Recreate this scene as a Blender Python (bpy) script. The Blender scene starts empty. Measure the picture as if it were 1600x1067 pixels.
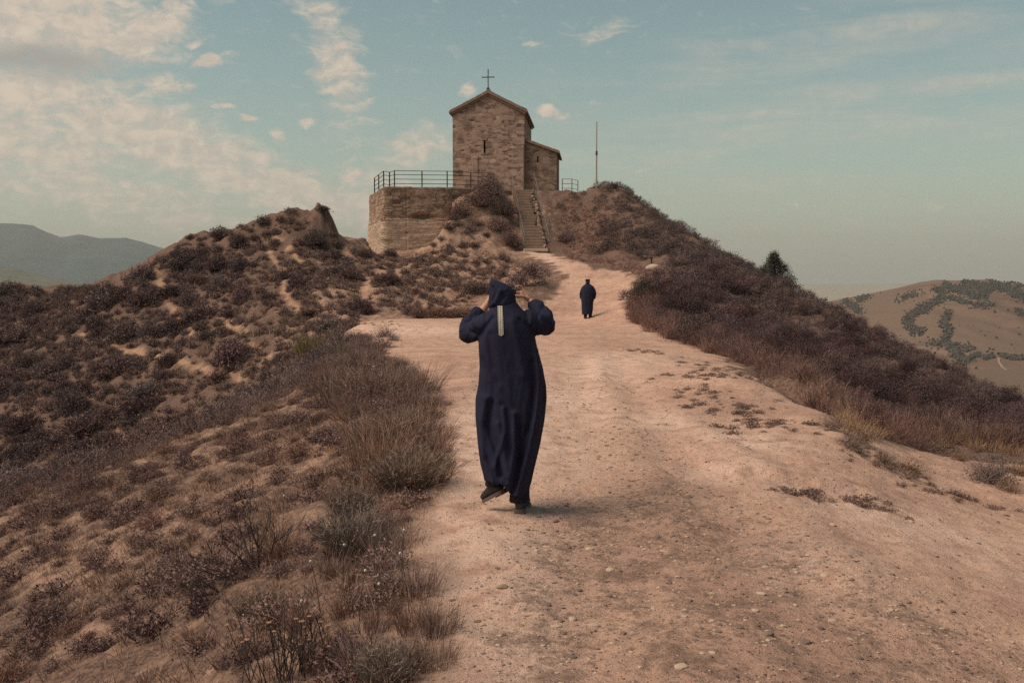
import bpy, bmesh, math, random
import numpy as np
from mathutils import Vector, Matrix

scene = bpy.context.scene
COL = scene.collection
rng = np.random.default_rng(11)
random.seed(5)
R = math.radians

# ------------------------------------------------------------------ camera
F = 1556.0                       # focal length in photo pixels (35 mm lens)
CAMZ = 1.8
PITCH = -math.atan((533.5 - 435.0) / F)
CP, SP = math.cos(PITCH), math.sin(PITCH)

cam_d = bpy.data.cameras.new('camera')
cam_d.sensor_width = 36.0
cam_d.lens = F * 36.0 / 1600.0
cam_d.clip_start = 0.05
cam_d.clip_end = 60000.0
cam = bpy.data.objects.new('camera', cam_d)
cam.location = (0, 0, CAMZ)
cam.rotation_euler = (math.pi / 2 + PITCH, 0, 0)
COL.objects.link(cam)
scene.camera = cam


def ray(px, py):
    """direction with y component 1 for a photo pixel"""
    X = (px - 800.0) / F
    Z = (533.5 - py) / F
    y = CP - Z * SP
    z = SP + Z * CP
    return X / y, z / y


def P(px, py, Y):
    a, b = ray(px, py)
    return (a * Y, Y, CAMZ + b * Y)


def PX(px, Y):
    return (px - 800.0) / F * Y


# ------------------------------------------------------------------ helpers
def tag(o, label=None, cat=None, group=None, kind=None):
    if label: o['label'] = label
    if cat: o['category'] = cat
    if group: o['group'] = group
    if kind: o['kind'] = kind
    return o


def link(o, parent=None):
    COL.objects.link(o)
    if parent is not None:
        o.parent = parent
    return o


def empty(name, loc, rz=0.0):
    o = bpy.data.objects.new(name, None)
    o.location = loc
    o.rotation_euler = (0, 0, rz)
    o.empty_display_size = 0.3
    return link(o)


def mesh_np(name, verts, quads=None, tris=None, smooth=False, attrs=None, fattr=None):
    me = bpy.data.meshes.new(name)
    verts = np.asarray(verts, dtype=np.float32)
    nq = 0 if quads is None else len(quads)
    nt = 0 if tris is None else len(tris)
    me.vertices.add(len(verts))
    me.vertices.foreach_set('co', verts.ravel())
    parts = []
    if nq: parts.append(np.asarray(quads, dtype=np.int32).ravel())
    if nt: parts.append(np.asarray(tris, dtype=np.int32).ravel())
    loops = np.concatenate(parts)
    me.loops.add(len(loops))
    me.loops.foreach_set('vertex_index', loops)
    starts = np.concatenate([np.arange(nq) * 4, nq * 4 + np.arange(nt) * 3]).astype(np.int32)
    me.polygons.add(nq + nt)
    me.polygons.foreach_set('loop_start', starts)
    me.polygons.foreach_set('use_smooth', np.full(nq + nt, smooth, dtype=bool))
    me.update(calc_edges=True)
    me.validate()
    for k, v in (attrs or {}).items():
        v = np.asarray(v, dtype=np.float32)
        if v.ndim == 1:
            a = me.attributes.new(k, 'FLOAT', 'POINT')
            a.data.foreach_set('value', v)
        else:
            a = me.attributes.new(k, 'FLOAT_VECTOR', 'POINT')
            a.data.foreach_set('vector', v.ravel())
    return me


def obj(name, me, mat=None, parent=None):
    if mat is not None:
        me.materials.clear()
        me.materials.append(mat)
    o = bpy.data.objects.new(name, me)
    return link(o, parent)


class BM:
    """small mesh builder on top of bmesh"""
    def __init__(self):
        self.b = bmesh.new()

    def box(self, c, s, rot=None, bevel=0.0):
        m = Matrix.Translation(c)
        if rot is not None:
            m = m @ (Matrix.Rotation(rot, 4, 'Z') if not isinstance(rot, Matrix) else rot)
        r = bmesh.ops.create_cube(self.b, size=1.0, matrix=m @ Matrix.Diagonal((s[0], s[1], s[2], 1)))
        if bevel:
            es = list({e for v in r['verts'] for e in v.link_edges})
            bmesh.ops.bevel(self.b, geom=es, offset=bevel, segments=1, affect='EDGES')

    def prism(self, pts, d0, d1, axis='y'):
        """polygon of (a, z) pairs pushed along y (or polygon (x, y) pushed along z)"""
        if axis == 'y':
            A = [self.b.verts.new((p[0], d0, p[1])) for p in pts]
            B = [self.b.verts.new((p[0], d1, p[1])) for p in pts]
        else:
            A = [self.b.verts.new((p[0], p[1], d0)) for p in pts]
            B = [self.b.verts.new((p[0], p[1], d1)) for p in pts]
        n = len(pts)
        self.b.faces.new(A[::-1]); self.b.faces.new(B)
        for i in range(n):
            j = (i + 1) % n
            self.b.faces.new((A[i], A[j], B[j], B[i]))

    def tube(self, pts, rad, n=8, cap=True):
        pts = [Vector(p) for p in pts]
        if not hasattr(rad, '__len__'):
            rad = [rad] * len(pts)
        rings = []
        up = Vector((0, -1, .15)).normalized()
        for i, p in enumerate(pts):
            d = (pts[min(i + 1, len(pts) - 1)] - pts[max(i - 1, 0)]).normalized()
            s = d.cross(up)
            if s.length < 1e-3:
                s = d.cross(Vector((1, 0, 0)))
            s.normalize()
            t = s.cross(d).normalized()
            up = t
            rr = rad[i] if hasattr(rad[i], '__len__') else (rad[i], rad[i])
            rings.append([self.b.verts.new(p + s * rr[0] * math.cos(2 * math.pi * k / n) + t * rr[1] * math.sin(2 * math.pi * k / n)) for k in range(n)])
        for i in range(len(rings) - 1):
            for k in range(n):
                self.b.faces.new((rings[i][k], rings[i][(k + 1) % n], rings[i + 1][(k + 1) % n], rings[i + 1][k]))
        if cap:
            self.b.faces.new(rings[0][::-1]); self.b.faces.new(rings[-1])

    def blob(self, c, r, rot=None, sub=2):
        m = Matrix.Translation(c)
        if rot is not None: m = m @ rot
        bmesh.ops.create_icosphere(self.b, subdivisions=sub, radius=1.0, matrix=m @ Matrix.Diagonal((r[0], r[1], r[2], 1)))

    def rings(self, rr, cap=True):
        """list of rings (lists of points, equal length)"""
        V = [[self.b.verts.new(p) for p in r] for r in rr]
        n = len(V[0])
        for i in range(len(V) - 1):
            for k in range(n):
                self.b.faces.new((V[i][k], V[i][(k + 1) % n], V[i + 1][(k + 1) % n], V[i + 1][k]))
        if cap:
            self.b.faces.new(V[0][::-1]); self.b.faces.new(V[-1])

    def mesh(self, name, smooth=False):
        bmesh.ops.recalc_face_normals(self.b, faces=self.b.faces)
        me = bpy.data.meshes.new(name)
        self.b.to_mesh(me)
        self.b.free()
        if smooth:
            me.polygons.foreach_set('use_smooth', np.ones(len(me.polygons), dtype=bool))
        return me

    def build(self, name, mat, parent=None, smooth=False):
        return obj(name, self.mesh(name, smooth), mat, parent)


# ------------------------------------------------------------------ noise
_perm = np.random.default_rng(3).permutation(512)
_perm = np.concatenate([_perm, _perm, _perm]).astype(np.int64)
_ang = np.random.default_rng(4).uniform(0, 2 * np.pi, 512)
_gx, _gy = np.cos(_ang), np.sin(_ang)


def perlin(x, y):
    xi = np.floor(x).astype(np.int64); yi = np.floor(y).astype(np.int64)
    xf = x - xi; yf = y - yi
    u = xf * xf * xf * (xf * (xf * 6 - 15) + 10)
    v = yf * yf * yf * (yf * (yf * 6 - 15) + 10)

    def g(ix, iy, dx, dy):
        h = _perm[(_perm[ix & 511] + iy) & 511]
        return _gx[h] * dx + _gy[h] * dy
    a = g(xi, yi, xf, yf); b = g(xi + 1, yi, xf - 1, yf)
    c = g(xi, yi + 1, xf, yf - 1); d = g(xi + 1, yi + 1, xf - 1, yf - 1)
    return (a + (b - a) * u + (c - a) * v + (a - b - c + d) * u * v) * 1.5


def fbm(x, y, o=4, gain=0.5):
    s = 0; a = 1.0; t = 0
    for i in range(o):
        s = s + a * perlin(x * 2 ** i + 17.3 * i, y * 2 ** i - 9.1 * i); t += a; a *= gain
    return s / t


def ridged(x, y, o=3):
    s = 0; a = 1.0; t = 0
    for i in range(o):
        s = s + a * (1 - np.abs(perlin(x * 2 ** i + 5.3 * i, y * 2 ** i + 3.7 * i)) * 2); t += a; a *= 0.5
    return s / t


def sstep(a, b, x):
    t = np.clip((x - a) / (b - a), 0, 1)
    return t * t * (3 - 2 * t)


# ------------------------------------------------------------------ terrain: surveyed points, then a smooth surface through them
ctrl = [(0, -7, 0), (0, -3, 0), (0, 0, 0), (0, 3, 0), (3, -5, -.05), (3, 0, -.05), (6, 0, -.2), (6, -5, -.2), (-2, 0, -.5), (-4, -4, -1.4),
        (-4, 1, -1.5), (12, 0, -.9), (-9, 0, -3.6), (20, 5, -2.5), (-14, 8, -4.2), (-20, 0, -8), (25, -4, -4),
        (0, 6, 0), (0, 9, 0), (.5, 12, .0), (.3, 16, .02), (1.5, 20, .03), (1, 26, .02), (0, 32, .05), (-2, 38, .05), (3, 34, .05),
        (-1.5, 26, 0), (-3, 33, 0), (2, 7, -.02), (1.2, 4.5, 0)]
for p in [(600, 1067, 4.6), (400, 1067, 5.3), (200, 1067, 6.3), (0, 1067, 7.6), (-200, 1067, 9.3),
          (600, 900, 6.1), (450, 900, 7.0), (300, 900, 8.2), (100, 900, 10), (-150, 900, 12.5),
          (600, 750, 8.9), (450, 750, 10.8), (300, 750, 13), (150, 750, 15.5),
          (560, 640, 13.8), (450, 650, 16), (330, 665, 18), (560, 565, 21.5), (500, 580, 22),
          # edge of the near slope
          (-200, 800, 22), (0, 770, 19.5), (150, 730, 18.8), (280, 690, 19.3), (380, 640, 20.5), (450, 600, 23), (510, 545, 28), (545, 515, 35),
          # far side of the gully
          (-200, 750, 41), (0, 740, 38), (150, 700, 38), (300, 655, 38), (420, 590, 38), (500, 540, 40),
          (-200, 620, 52), (0, 600, 49), (150, 560, 48), (300, 520, 48), (450, 480, 47), (560, 490, 45),
          (0, 500, 60), (150, 470, 57), (300, 440, 56), (450, 420, 55), (560, 440, 52), (650, 470, 48.5), (700, 490, 45.5),
          (560, 400, 59), (620, 420, 57), (500, 385, 59), (400, 380, 59.5), (330, 395, 60),
          # skyline on the left
          (-200, 455, 72), (0, 450, 70), (100, 449, 68), (180, 442, 66), (215, 424, 66), (250, 399, 65), (280, 375, 64), (305, 363, 64),
          (350, 365, 63), (385, 351, 62), (410, 342, 62), (445, 340, 61), (480, 348, 61), (505, 356, 60.5), (530, 374, 61), (560, 374, 62.5), (580, 374, 64),
          # foot of the terrace wall, mound, stair slope
          (600, 393, 63), (645, 394, 62), (690, 375, 62), (705, 352, 62.3), (690, 330, 63.8), (725, 355, 62.3), (740, 320, 64), (740, 375, 61), (700, 392, 59.5), (760, 395, 59.5),
          (780, 296, 66.3), (790, 350, 63), (790, 385, 60.8), (835, 296, 67.2), (838, 345, 63.8), (840, 393, 60.8),
          (870, 300, 67), (880, 350, 64), (870, 392, 61.2), (915, 300, 67), (930, 350, 63), (940, 395, 57),
          (690, 430, 54.5), (760, 440, 53), (820, 432, 52), (880, 420, 53), (842, 402, 58.5), (900, 418, 52.5), (930, 460, 47), (900, 500, 43),
          (980, 500, 40), (830, 470, 46), (760, 497, 42.5), (640, 500, 42), (600, 503, 41), (1018, 420, 49), (1000, 470, 43), (980, 430, 50),
          # right hand slope: skyline and face
          (960, 290, 67), (1020, 330, 64), (1080, 370, 60), (1140, 407, 56), (1200, 443, 50), (1260, 470, 44), (1320, 496, 39), (1380, 528, 35),
          (1440, 558, 32), (1500, 585, 29.5), (1600, 638, 26), (1750, 715, 23), (2000, 850, 19),
          (1000, 510, 37), (1100, 548, 28.5), (1180, 572, 24.5), (1100, 470, 41), (1030, 400, 54), (1200, 510, 36), (1280, 560, 28), (1380, 595, 25.5), (1480, 635, 22.8), (1600, 672, 20.5),
          # eroded lip and the lower ground to the right
          (1100, 575, 20), (1150, 582, 18.3), (1200, 590, 17), (1240, 601, 16), (1270, 625, 14.4), (1300, 655, 12.9), (1350, 697, 11.1),
          (1285, 640, 17.0), (1330, 676, 15.3), (1400, 700, 14), (1500, 720, 13), (1600, 737, 12.5), (1430, 748, 10.8), (1600, 800, 10), (1750, 760, 12),
          (1320, 660, 18), (1400, 672, 17.5), (1500, 687, 17), (1600, 700, 16.5), (1750, 718, 16), (1600, 900, 7.3), (1600, 1067, 5.0), (1300, 1067, 4.5),
          (1100, 650, 13.2), (1000, 600, 17.2), (1150, 740, 9.1), (1300, 790, 8.1), (1100, 850, 6.8), (1400, 900, 6.3)]:
    ctrl.append(P(*p))
# gully floor (hidden behind the near slope), plateau, back slopes
ctrl += [(-15, 29, -6.4), (-10.5, 29, -4.9), (-8.5, 31, -3.6), (-8.0, 35, -2.2), (-22, 30, -8.5),
         (-8, 70, 7.3), (-4, 68, 7.5), (-4, 72, 7.5), (0, 68.5, 7.55), (0, 72, 7.55), (4, 70, 7.6), (0, 78, 7.4), (-6, 78, 7.3), (5, 78, 7.3), (6.9, 69.5, 8.0), (1.5, 68.0, 7.55)]
for p in [(-200, 455, 72), (0, 450, 70), (180, 442, 66), (280, 375, 64), (350, 365, 63), (445, 340, 61), (560, 374, 62.5),
          (960, 290, 67), (1080, 370, 60), (1200, 443, 50), (1320, 496, 39), (1440, 558, 32), (1600, 638, 26), (1750, 715, 23)]:
    x, y, z = P(*p)
    s = 1 + 5 / y; ctrl.append((x * s, y * s, z - 1.6))
    s = 1 + 22 / y; ctrl.append((x * s, y * s, z - 12))
    s = 1 + 60 / y; ctrl.append((x * s, y * s, z - 32))
ctrl += [(0, 100, -2), (0, 125, -18), (-60, 200, -90), (0, 200, -90), (60, 200, -90), (-140, 140, -90), (140, 140, -90), (-160, 60, -70), (140, 50, -60),
         (-60, 20, -22), (60, 10, -16), (-120, 20, -60), (110, 10, -50), (-30, 110, -28), (30, 110, -28)]
ctrl = np.array(ctrl, dtype=float)
AY = 9.0


def warp(x, y):
    yy = y + AY
    return np.stack([np.arctan2(x, yy) * 3.0, np.log(np.hypot(x, yy)) * 2.2], -1)


_q = warp(ctrl[:, 0], ctrl[:, 1])
_c2 = 0.055 ** 2


def _phi(a, b):
    d2 = ((a[:, None, :] - b[None, :, :]) ** 2).sum(-1)
    return np.sqrt(d2 + _c2)


_n = len(ctrl)
_A = np.zeros((_n + 3, _n + 3))
_A[:_n, :_n] = _phi(_q, _q) - np.eye(_n) * 0.004
_A[:_n, _n] = 1; _A[:_n, _n + 1:] = _q; _A[_n, :_n] = 1; _A[_n + 1:, :_n] = _q.T
_w = np.linalg.lstsq(_A, np.concatenate([ctrl[:, 2], np.zeros(3)]), rcond=None)[0]


def base_h(x, y):
    q = warp(x.ravel(), y.ravel())
    out = np.empty(len(q))
    for i in range(0, len(q), 20000):
        s = q[i:i + 20000]
        out[i:i + 20000] = _phi(s, _q) @ _w[:_n] + _w[_n] + s @ _w[_n + 1:]
    return out.reshape(x.shape)


NT, NR = 1100, 1010
TH = np.linspace(R(-64), R(64), NT)
# more rows where the picture needs them
_rr = np.concatenate([np.geomspace(3.0, 24, 480, endpoint=False), np.linspace(24, 60, 190, endpoint=False), np.linspace(60, 84, 260, endpoint=False), np.geomspace(84, 300, NR - 930)])
RT, RR_ = np.meshgrid(TH, _rr)
GX = RR_ * np.sin(RT); GY = RR_ * np.cos(RT) - AY
GZ = base_h(GX, GY)


def samp(G, x, y):
    """bilinear look-up on the terrain fan"""
    x = np.asarray(x, float); y = np.asarray(y, float)
    th = np.arctan2(x, y + AY); r = np.hypot(x, y + AY)
    u = np.clip((th - TH[0]) / (TH[1] - TH[0]), 0, NT - 1.001)
    v = np.clip(np.interp(r, _rr, np.arange(NR)), 0, NR - 1.001)
    i = u.astype(int); j = v.astype(int); fu = u - i; fv = v - j
    return G[j, i] * (1 - fu) * (1 - fv) + G[j, i + 1] * fu * (1 - fv) + G[j + 1, i] * (1 - fu) * fv + G[j + 1, i + 1] * fu * fv


def hit(pxs, pys):
    """world points where the photo's sight lines meet the terrain"""
    pxs = np.atleast_1d(np.asarray(pxs, float)); pys = np.atleast_1d(np.asarray(pys, float))
    Ys = np.geomspace(2.0, 110, 900)
    X = (pxs - 800) / F; Z = (533.5 - pys) / F
    yv = CP - Z * SP; a = X / yv; b = (SP + Z * CP) / yv
    hx = a[:, None] * Ys; hz = CAMZ + b[:, None] * Ys
    t = samp(GZ, hx, np.broadcast_to(Ys, hx.shape))
    below = hz <= t
    k = np.where(below.any(1), below.argmax(1), -1)
    Y = np.where(k >= 0, Ys[k], np.nan)
    out = np.stack([a * Y, Y, samp(GZ, np.nan_to_num(a * Y), np.nan_to_num(Y))], -1)
    return out


def hitpoly(pts):
    p = hit([q[0] for q in pts], [q[1] for q in pts])
    return p[~np.isnan(p[:, 1])][:, :2]


def inpoly(x, y, poly):
    ins = np.zeros(x.shape, bool)
    n = len(poly)
    for i in range(n):
        x0, y0 = poly[i]; x1, y1 = poly[(i + 1) % n]
        c = ((y0 > y) != (y1 > y)) & (x < (x1 - x0) * (y - y0) / (y1 - y0 + 1e-12) + x0)
        ins ^= c
    return ins


def segdist(x, y, pts, closed=False):
    d = np.full(x.shape, 1e9)
    n = len(pts)
    for i in range(n if closed else n - 1):
        x0, y0 = pts[i]; x1, y1 = pts[(i + 1) % n]
        dx, dy = x1 - x0, y1 - y0
        t = np.clip(((x - x0) * dx + (y - y0) * dy) / (dx * dx + dy * dy + 1e-12), 0, 1)
        d = np.minimum(d, np.hypot(x - x0 - t * dx, y - y0 - t * dy))
    return d


def sdist(x, y, poly):
    d = segdist(x, y, poly, True)
    return np.where(inpoly(x, y, poly), -d, d)


# the bare track: outline surveyed from the photo
PATH_POLY = np.concatenate([
    np.array([(-.25, -6.0), (-.25, 3.8)]),
    hitpoly([(700, 1040), (705, 960), (660, 880), (650, 830), (688, 760), (692, 700), (690, 640), (660, 590), (600, 555), (545, 525), (540, 508), (600, 500), (700, 498), (780, 497),
             (850, 480), (885, 440), (865, 412), (830, 400), (822, 396), (856, 394), (885, 408), (930, 420), (985, 425), (990, 470), (1000, 505), (1060, 530), (1130, 560), (1200, 590), (1250, 615),
             (1300, 655), (1350, 694), (1420, 700), (1500, 712), (1598, 724)]),
    np.array([(14, 12), (14, -6)])])
px_s = sdist(GX, GY, PATH_POLY)
_e = fbm(GX * 1.3, GY * 1.3, 4)
BARE = 1 - sstep(-.25, .35, px_s + _e * (.35 + .012 * GY))
BARE = np.where(GY > 75, 0, BARE)

TRAILS = [[(420, 395), (455, 430), (440, 455), (470, 490), (505, 505)], [(130, 520), (190, 545), (260, 560), (300, 575), (380, 590)], [(330, 480), (375, 520), (420, 560)],
          [(540, 385), (565, 430), (590, 460)], [(240, 420), (262, 470), (300, 520)], [(430, 375), (455, 395), (470, 410)], [(600, 420), (570, 450), (560, 470)], [(165, 640), (190, 680)], [(660, 385), (640, 420), (600, 440)]]
TR = np.zeros_like(GX)
for t in TRAILS:
    w = hitpoly(t)
    d = segdist(GX, GY, w) + np.abs(fbm(GX * .9, GY * .9, 3)) * .8
    TR = np.maximum(TR, 1 - sstep(.08, .42, d))

# relief: hummocks and rills on the slopes, wheel ruts and crumbly ground on the track
far = sstep(10, 45, GY)
side = 1 - BARE
rough = fbm(GX * .45, GY * .45, 5) * .42 * far + fbm(GX * 1.4, GY * 1.4, 5) * (.10 + .12 * far) + ridged(GX * .8 + .4 * GY, GY * .35, 3) * .06
GZ = GZ + side * sstep(0, 1.2, np.clip(px_s, 0, 3)) * (rough - .05)
GZ = GZ + BARE * (fbm(GX * .7, GY * .5, 4) * .05 + fbm(GX * 4, GY * 4, 4) * .016 + fbm(GX * 13, GY * 13, 4) * .009 + ridged(GX * 1.6 - GY * .8, GY * .9 + GX * .5, 3) * .02 - .028 * sstep(.80, .97, ridged(GX * .55 + GY * .25 + .2 * fbm(GX * 2, GY * 2, 3), GY * .22, 2)) * sstep(6, 9, GY) + .012 * sstep(.1, .5, fbm(GX * 5, GY * 5, 3)))
for pts, w, dep in (([(930, 1060), (935, 800), (900, 640), (905, 560)], .28, .022), ([(1290, 960), (1130, 800), (1010, 640), (960, 560)], .25, .022), ([(1450, 900), (1240, 740), (1100, 640)], .22, .015)):
    d = segdist(GX, GY, hitpoly(pts))
    GZ = GZ - dep * np.exp(-(d / w) ** 2) + dep * .6 * np.exp(-((d - w * 1.8) / (w * .7)) ** 2)
# low washed-out ledge running across the track, and the undercut bank behind it
led = hitpoly([(1090, 722), (1150, 742), (1230, 752), (1330, 772), (1450, 800)])
x0 = np.interp(GX, led[:, 0], led[:, 1])
inb = sstep(led[0, 0] - .3, led[0, 0] + .5, GX) * (1 - sstep(led[-1, 0] - 1, led[-1, 0] + .4, GX))
dl = GY - x0 + fbm(GX * 2, GY * 2, 3) * .25
GZ = GZ + inb * .09 * sstep(-.05, .06, dl) * (1 - sstep(.2, 2.0, dl))
# eroded gully bank: bare ground dips to its foot, grassy top stands above it
cutx = np.interp(GY, [13.2, 14.2, 14.9, 15.7, 16.6, 17.8, 19.5], [4.72, 4.80, 4.76, 4.72, 4.62, 4.40, 4.1]) + .10 * fbm(GY * 2.2, GY * 0, 3) + .05 * fbm(GX * 6, GY * 6, 3)
sdc = GX - cutx
wy_ = sstep(13.2, 14.6, GY) * (1 - sstep(15.8, 18.6, GY))
GZ = GZ - wy_ * .24 * np.exp(-(np.minimum(sdc, 0) / .95) ** 2) * (sdc < .10) * (1 - .0 * GY)
GZ = GZ + wy_ * (.34 * sstep(-.02, .12, sdc) * np.exp(-(np.maximum(sdc - .45, 0) / .55) ** 2) - .05 * (sdc > .10))
# weathered earth pinnacle on the left skyline and its lower neighbour
def bump(px, py, Y, h, wx, wy, k=2.0):
    global GZ
    x, y, _ = P(px, py, Y)
    u = (GX - x) / wx; v = (GY - y) / wy
    GZ = GZ + h * np.exp(-np.abs(u) ** k - np.abs(v) ** k) * (1 + .5 * fbm(GX * 2.2, GY * 2.2, 4))
bump(503, 350, 60.6, .22, .62, .9, 4)
bump(508, 358, 60.4, .55, .72, .9, 5)
bump(490, 352, 60.6, .40, 1.0, .9, 3)
bump(452, 340, 61, .42, .62, .9, 2.5)
bump(475, 348, 61, .30, .9, .8)
bump(425, 345, 61.5, .18, .9, .9)
bump(706, 352, 62.0, .55, .75, .8, 2)
bump(722, 362, 61.4, .35, .5, .6, 2)
bump(700, 372, 61.2, .3, .4, .5, 2)
_mr = np.exp(-((GX + 3.5) / 2.2) ** 2 - ((GY - 61.6) / 2.2) ** 2); GZ = GZ + _mr * (.35 * fbm(GX * 1.5 + 4, GY * 1.5, 4) - .22 * ridged(GX * 1.3 + .3 * GY, GY * .5, 3))
bump(690, 372, 61.4, .3, .8, .6)

# trench for the stair flight; level bench for the terrace
ST_A = Vector((1.42, 60.9, 3.48)); ST_B = Vector((.66, 66.7, 7.62))
dst = segdist(GX, GY, [(ST_A.x, ST_A.y), (ST_B.x, ST_B.y)])
tt = np.clip((GY - ST_A.y) / (ST_B.y - ST_A.y), 0, 1)
wst = (1 - sstep(.75, 1.6, dst)) * (GY > ST_A.y - .4) * (GY < ST_B.y + .3)
GZ = GZ * (1 - wst) + (ST_A.z + (ST_B.z - ST_A.z) * tt - .22) * wst

# ground in front of the terrace wall stays at the wall's foot; the bench behind it is level
wy = np.interp(GX, [-10.15, -8.3, -4.4, -1.6, .0], [71.2, 64.35, 64.75, 65.9, 66.6])
lim = np.interp(GX, [-11, -6.2, -5.2, -4.5, -4.0, -3.4], [3.1, 3.55, 3.8, 4.6, 5.7, 9])
fr = (GX > -10.6) * (GX < -3.4) * (GY < wy + .45) * (GY > wy - 4)
GZ = np.where(fr, np.minimum(GZ, lim + .12 * fbm(GX * 1.5, GY * 1.5, 4)), GZ)
bh = (GX > -9.9) * (GX < 6.0) * (GY > np.where(GX < .2, wy, 67.5) + .55) * (GY < 77) * ((GX < .3) | (GX > 1.2) | (GY > 67.2)) * (GX < np.interp(GY, [67, 72, 77], [4.9, 5.5, 5.5]))
GZ = np.where(bh, 7.5 + .03 * fbm(GX, GY, 3), GZ)

# level footing where the near man walks
_h0 = float(samp(GZ, 0.02, 7.67)); GZ = GZ - (_h0 + .012) * np.exp(-((GX - .02) / 1.5) ** 2 - ((GY - 7.67) / 1.8) ** 2)

# ------------------------------------------------------------------ materials
class NT_:
    """shorthand for building node trees"""
    def __init__(self, tree):
        self.t = tree; tree.nodes.clear()

    def n(self, typ, **kw):
        nd = self.t.nodes.new(typ)
        for k, v in kw.items():
            setattr(nd, k, v)
        return nd

    def l(self, a, b):
        self.t.links.new(a, b)

    def setin(self, sock, v):
        if v is None: return
        if isinstance(v, bpy.types.NodeSocket): self.l(v, sock)
        else: sock.default_value = v

    def m(self, op, a, b=None, c=None, clamp=False):
        nd = self.n('ShaderNodeMath', operation=op, use_clamp=clamp)
        for s, v in zip(nd.inputs, (a, b, c)): self.setin(s, v)
        return nd.outputs[0]

    def ramp01(self, x, a, b):
        nd = self.n('ShaderNodeMapRange', interpolation_type='SMOOTHSTEP')
        self.setin(nd.inputs['Value'], x); nd.inputs['From Min'].default_value = a; nd.inputs['From Max'].default_value = b
        return nd.outputs[0]

    def mix(self, f, a, b, mode='MIX'):
        nd = self.n('ShaderNodeMix', data_type='RGBA', blend_type=mode)
        self.setin(nd.inputs[0], f)
        for s, v in ((nd.inputs[6], a), (nd.inputs[7], b)):
            if isinstance(v, tuple) and len(v) == 3: v = (*v, 1)
            self.setin(s, v)
        return nd.outputs[2]

    def noise(self, vec, scale, detail=4, rough=.55, dist=0.0):
        nd = self.n('ShaderNodeTexNoise')
        if vec is not None: self.l(vec, nd.inputs['Vector'])
        nd.inputs['Scale'].default_value = scale; nd.inputs['Detail'].default_value = detail
        nd.inputs['Roughness'].default_value = rough; nd.inputs['Distortion'].default_value = dist
        return nd.outputs['Fac']

    def mapping(self, vec, scale=(1, 1, 1), loc=(0, 0, 0), rot=(0, 0, 0)):
        nd = self.n('ShaderNodeMapping')
        self.l(vec, nd.inputs['Vector']); nd.inputs['Scale'].default_value = scale
        nd.inputs['Location'].default_value = loc; nd.inputs['Rotation'].default_value = rot
        return nd.outputs[0]

    def attr(self, name, out='Fac'):
        return self.n('ShaderNodeAttribute', attribute_name=name).outputs[out]

    def bump(self, h, strength=.5, dist=.02, normal=None):
        nd = self.n('ShaderNodeBump'); self.setin(nd.inputs['Height'], h)
        nd.inputs['Strength'].default_value = strength; nd.inputs['Distance'].default_value = dist
        if normal is not None: self.l(normal, nd.inputs['Normal'])
        return nd.outputs[0]

    def out(self, col, rough=.9, normal=None, metal=0.0, spec=.25):
        b = self.n('ShaderNodeBsdfPrincipled'); o = self.n('ShaderNodeOutputMaterial')
        if isinstance(col, tuple) and len(col) == 3: col = (*col, 1)
        self.setin(b.inputs['Base Color'], col); self.setin(b.inputs['Roughness'], rough)
        b.inputs['Metallic'].default_value = metal; b.inputs['Specular IOR Level'].default_value = spec
        if normal is not None: self.l(normal, b.inputs['Normal'])
        self.l(b.outputs[0], o.inputs[0]); return b


def newmat(name):
    m = bpy.data.materials.new(name); m.use_nodes = True
    return m, NT_(m.node_tree)


def mat_plain(name, col, rough=.7, metal=0.0, var=.25, scale=8.0, bump=.0, spec=.3):
    m, N = newmat(name)
    tc = N.n('ShaderNodeTexCoord').outputs['Object']
    f = N.noise(tc, scale, 5, .6)
    c = N.mix(f, tuple(x * (1 - var) for x in col), tuple(min(1, x * (1 + var)) for x in col))
    nm = N.bump(N.noise(tc, scale * 4, 4), .5, bump) if bump else None
    N.out(c, rough, nm, metal, spec)
    return m


def mat_leaf(name, dark, light, var=.35, transl=.0):
    """foliage: colour from the plant itself plus a per-leaf value"""
    m, N = newmat(name)
    a = N.attr('tint')
    oi = N.n('ShaderNodeObjectInfo').outputs['Random']
    c = N.mix(a, dark, light)
    k = N.m('MULTIPLY_ADD', oi, var, 1 - var * .5)
    hsv = N.n('ShaderNodeHueSaturation'); N.l(c, hsv.inputs['Color']); N.l(k, hsv.inputs['Value'])
    r2_ = N.m('FRACT', N.m('MULTIPLY', oi, 7.31)); N.l(N.m('MULTIPLY_ADD', r2_, .026, .484), hsv.inputs['Hue']); N.l(N.m('MULTIPLY_ADD', N.m('FRACT', N.m('MULTIPLY', oi, 3.77)), .36, .80), hsv.inputs['Saturation'])
    N.out(hsv.outputs[0], .8, None, 0, .15)
    return m


SUN_DIR = Vector((-0.80, -0.22, 1.02)).normalized()     # towards the sun
SOIL_L = (.63, .386, .280); SOIL_M = (.425, .242, .18); SOIL_D = (.19, .112, .085)
PALE = (.71, .47, .365)
LIT_D = (.10, .060, .050); LIT_L = (.26, .155, .112)


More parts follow.
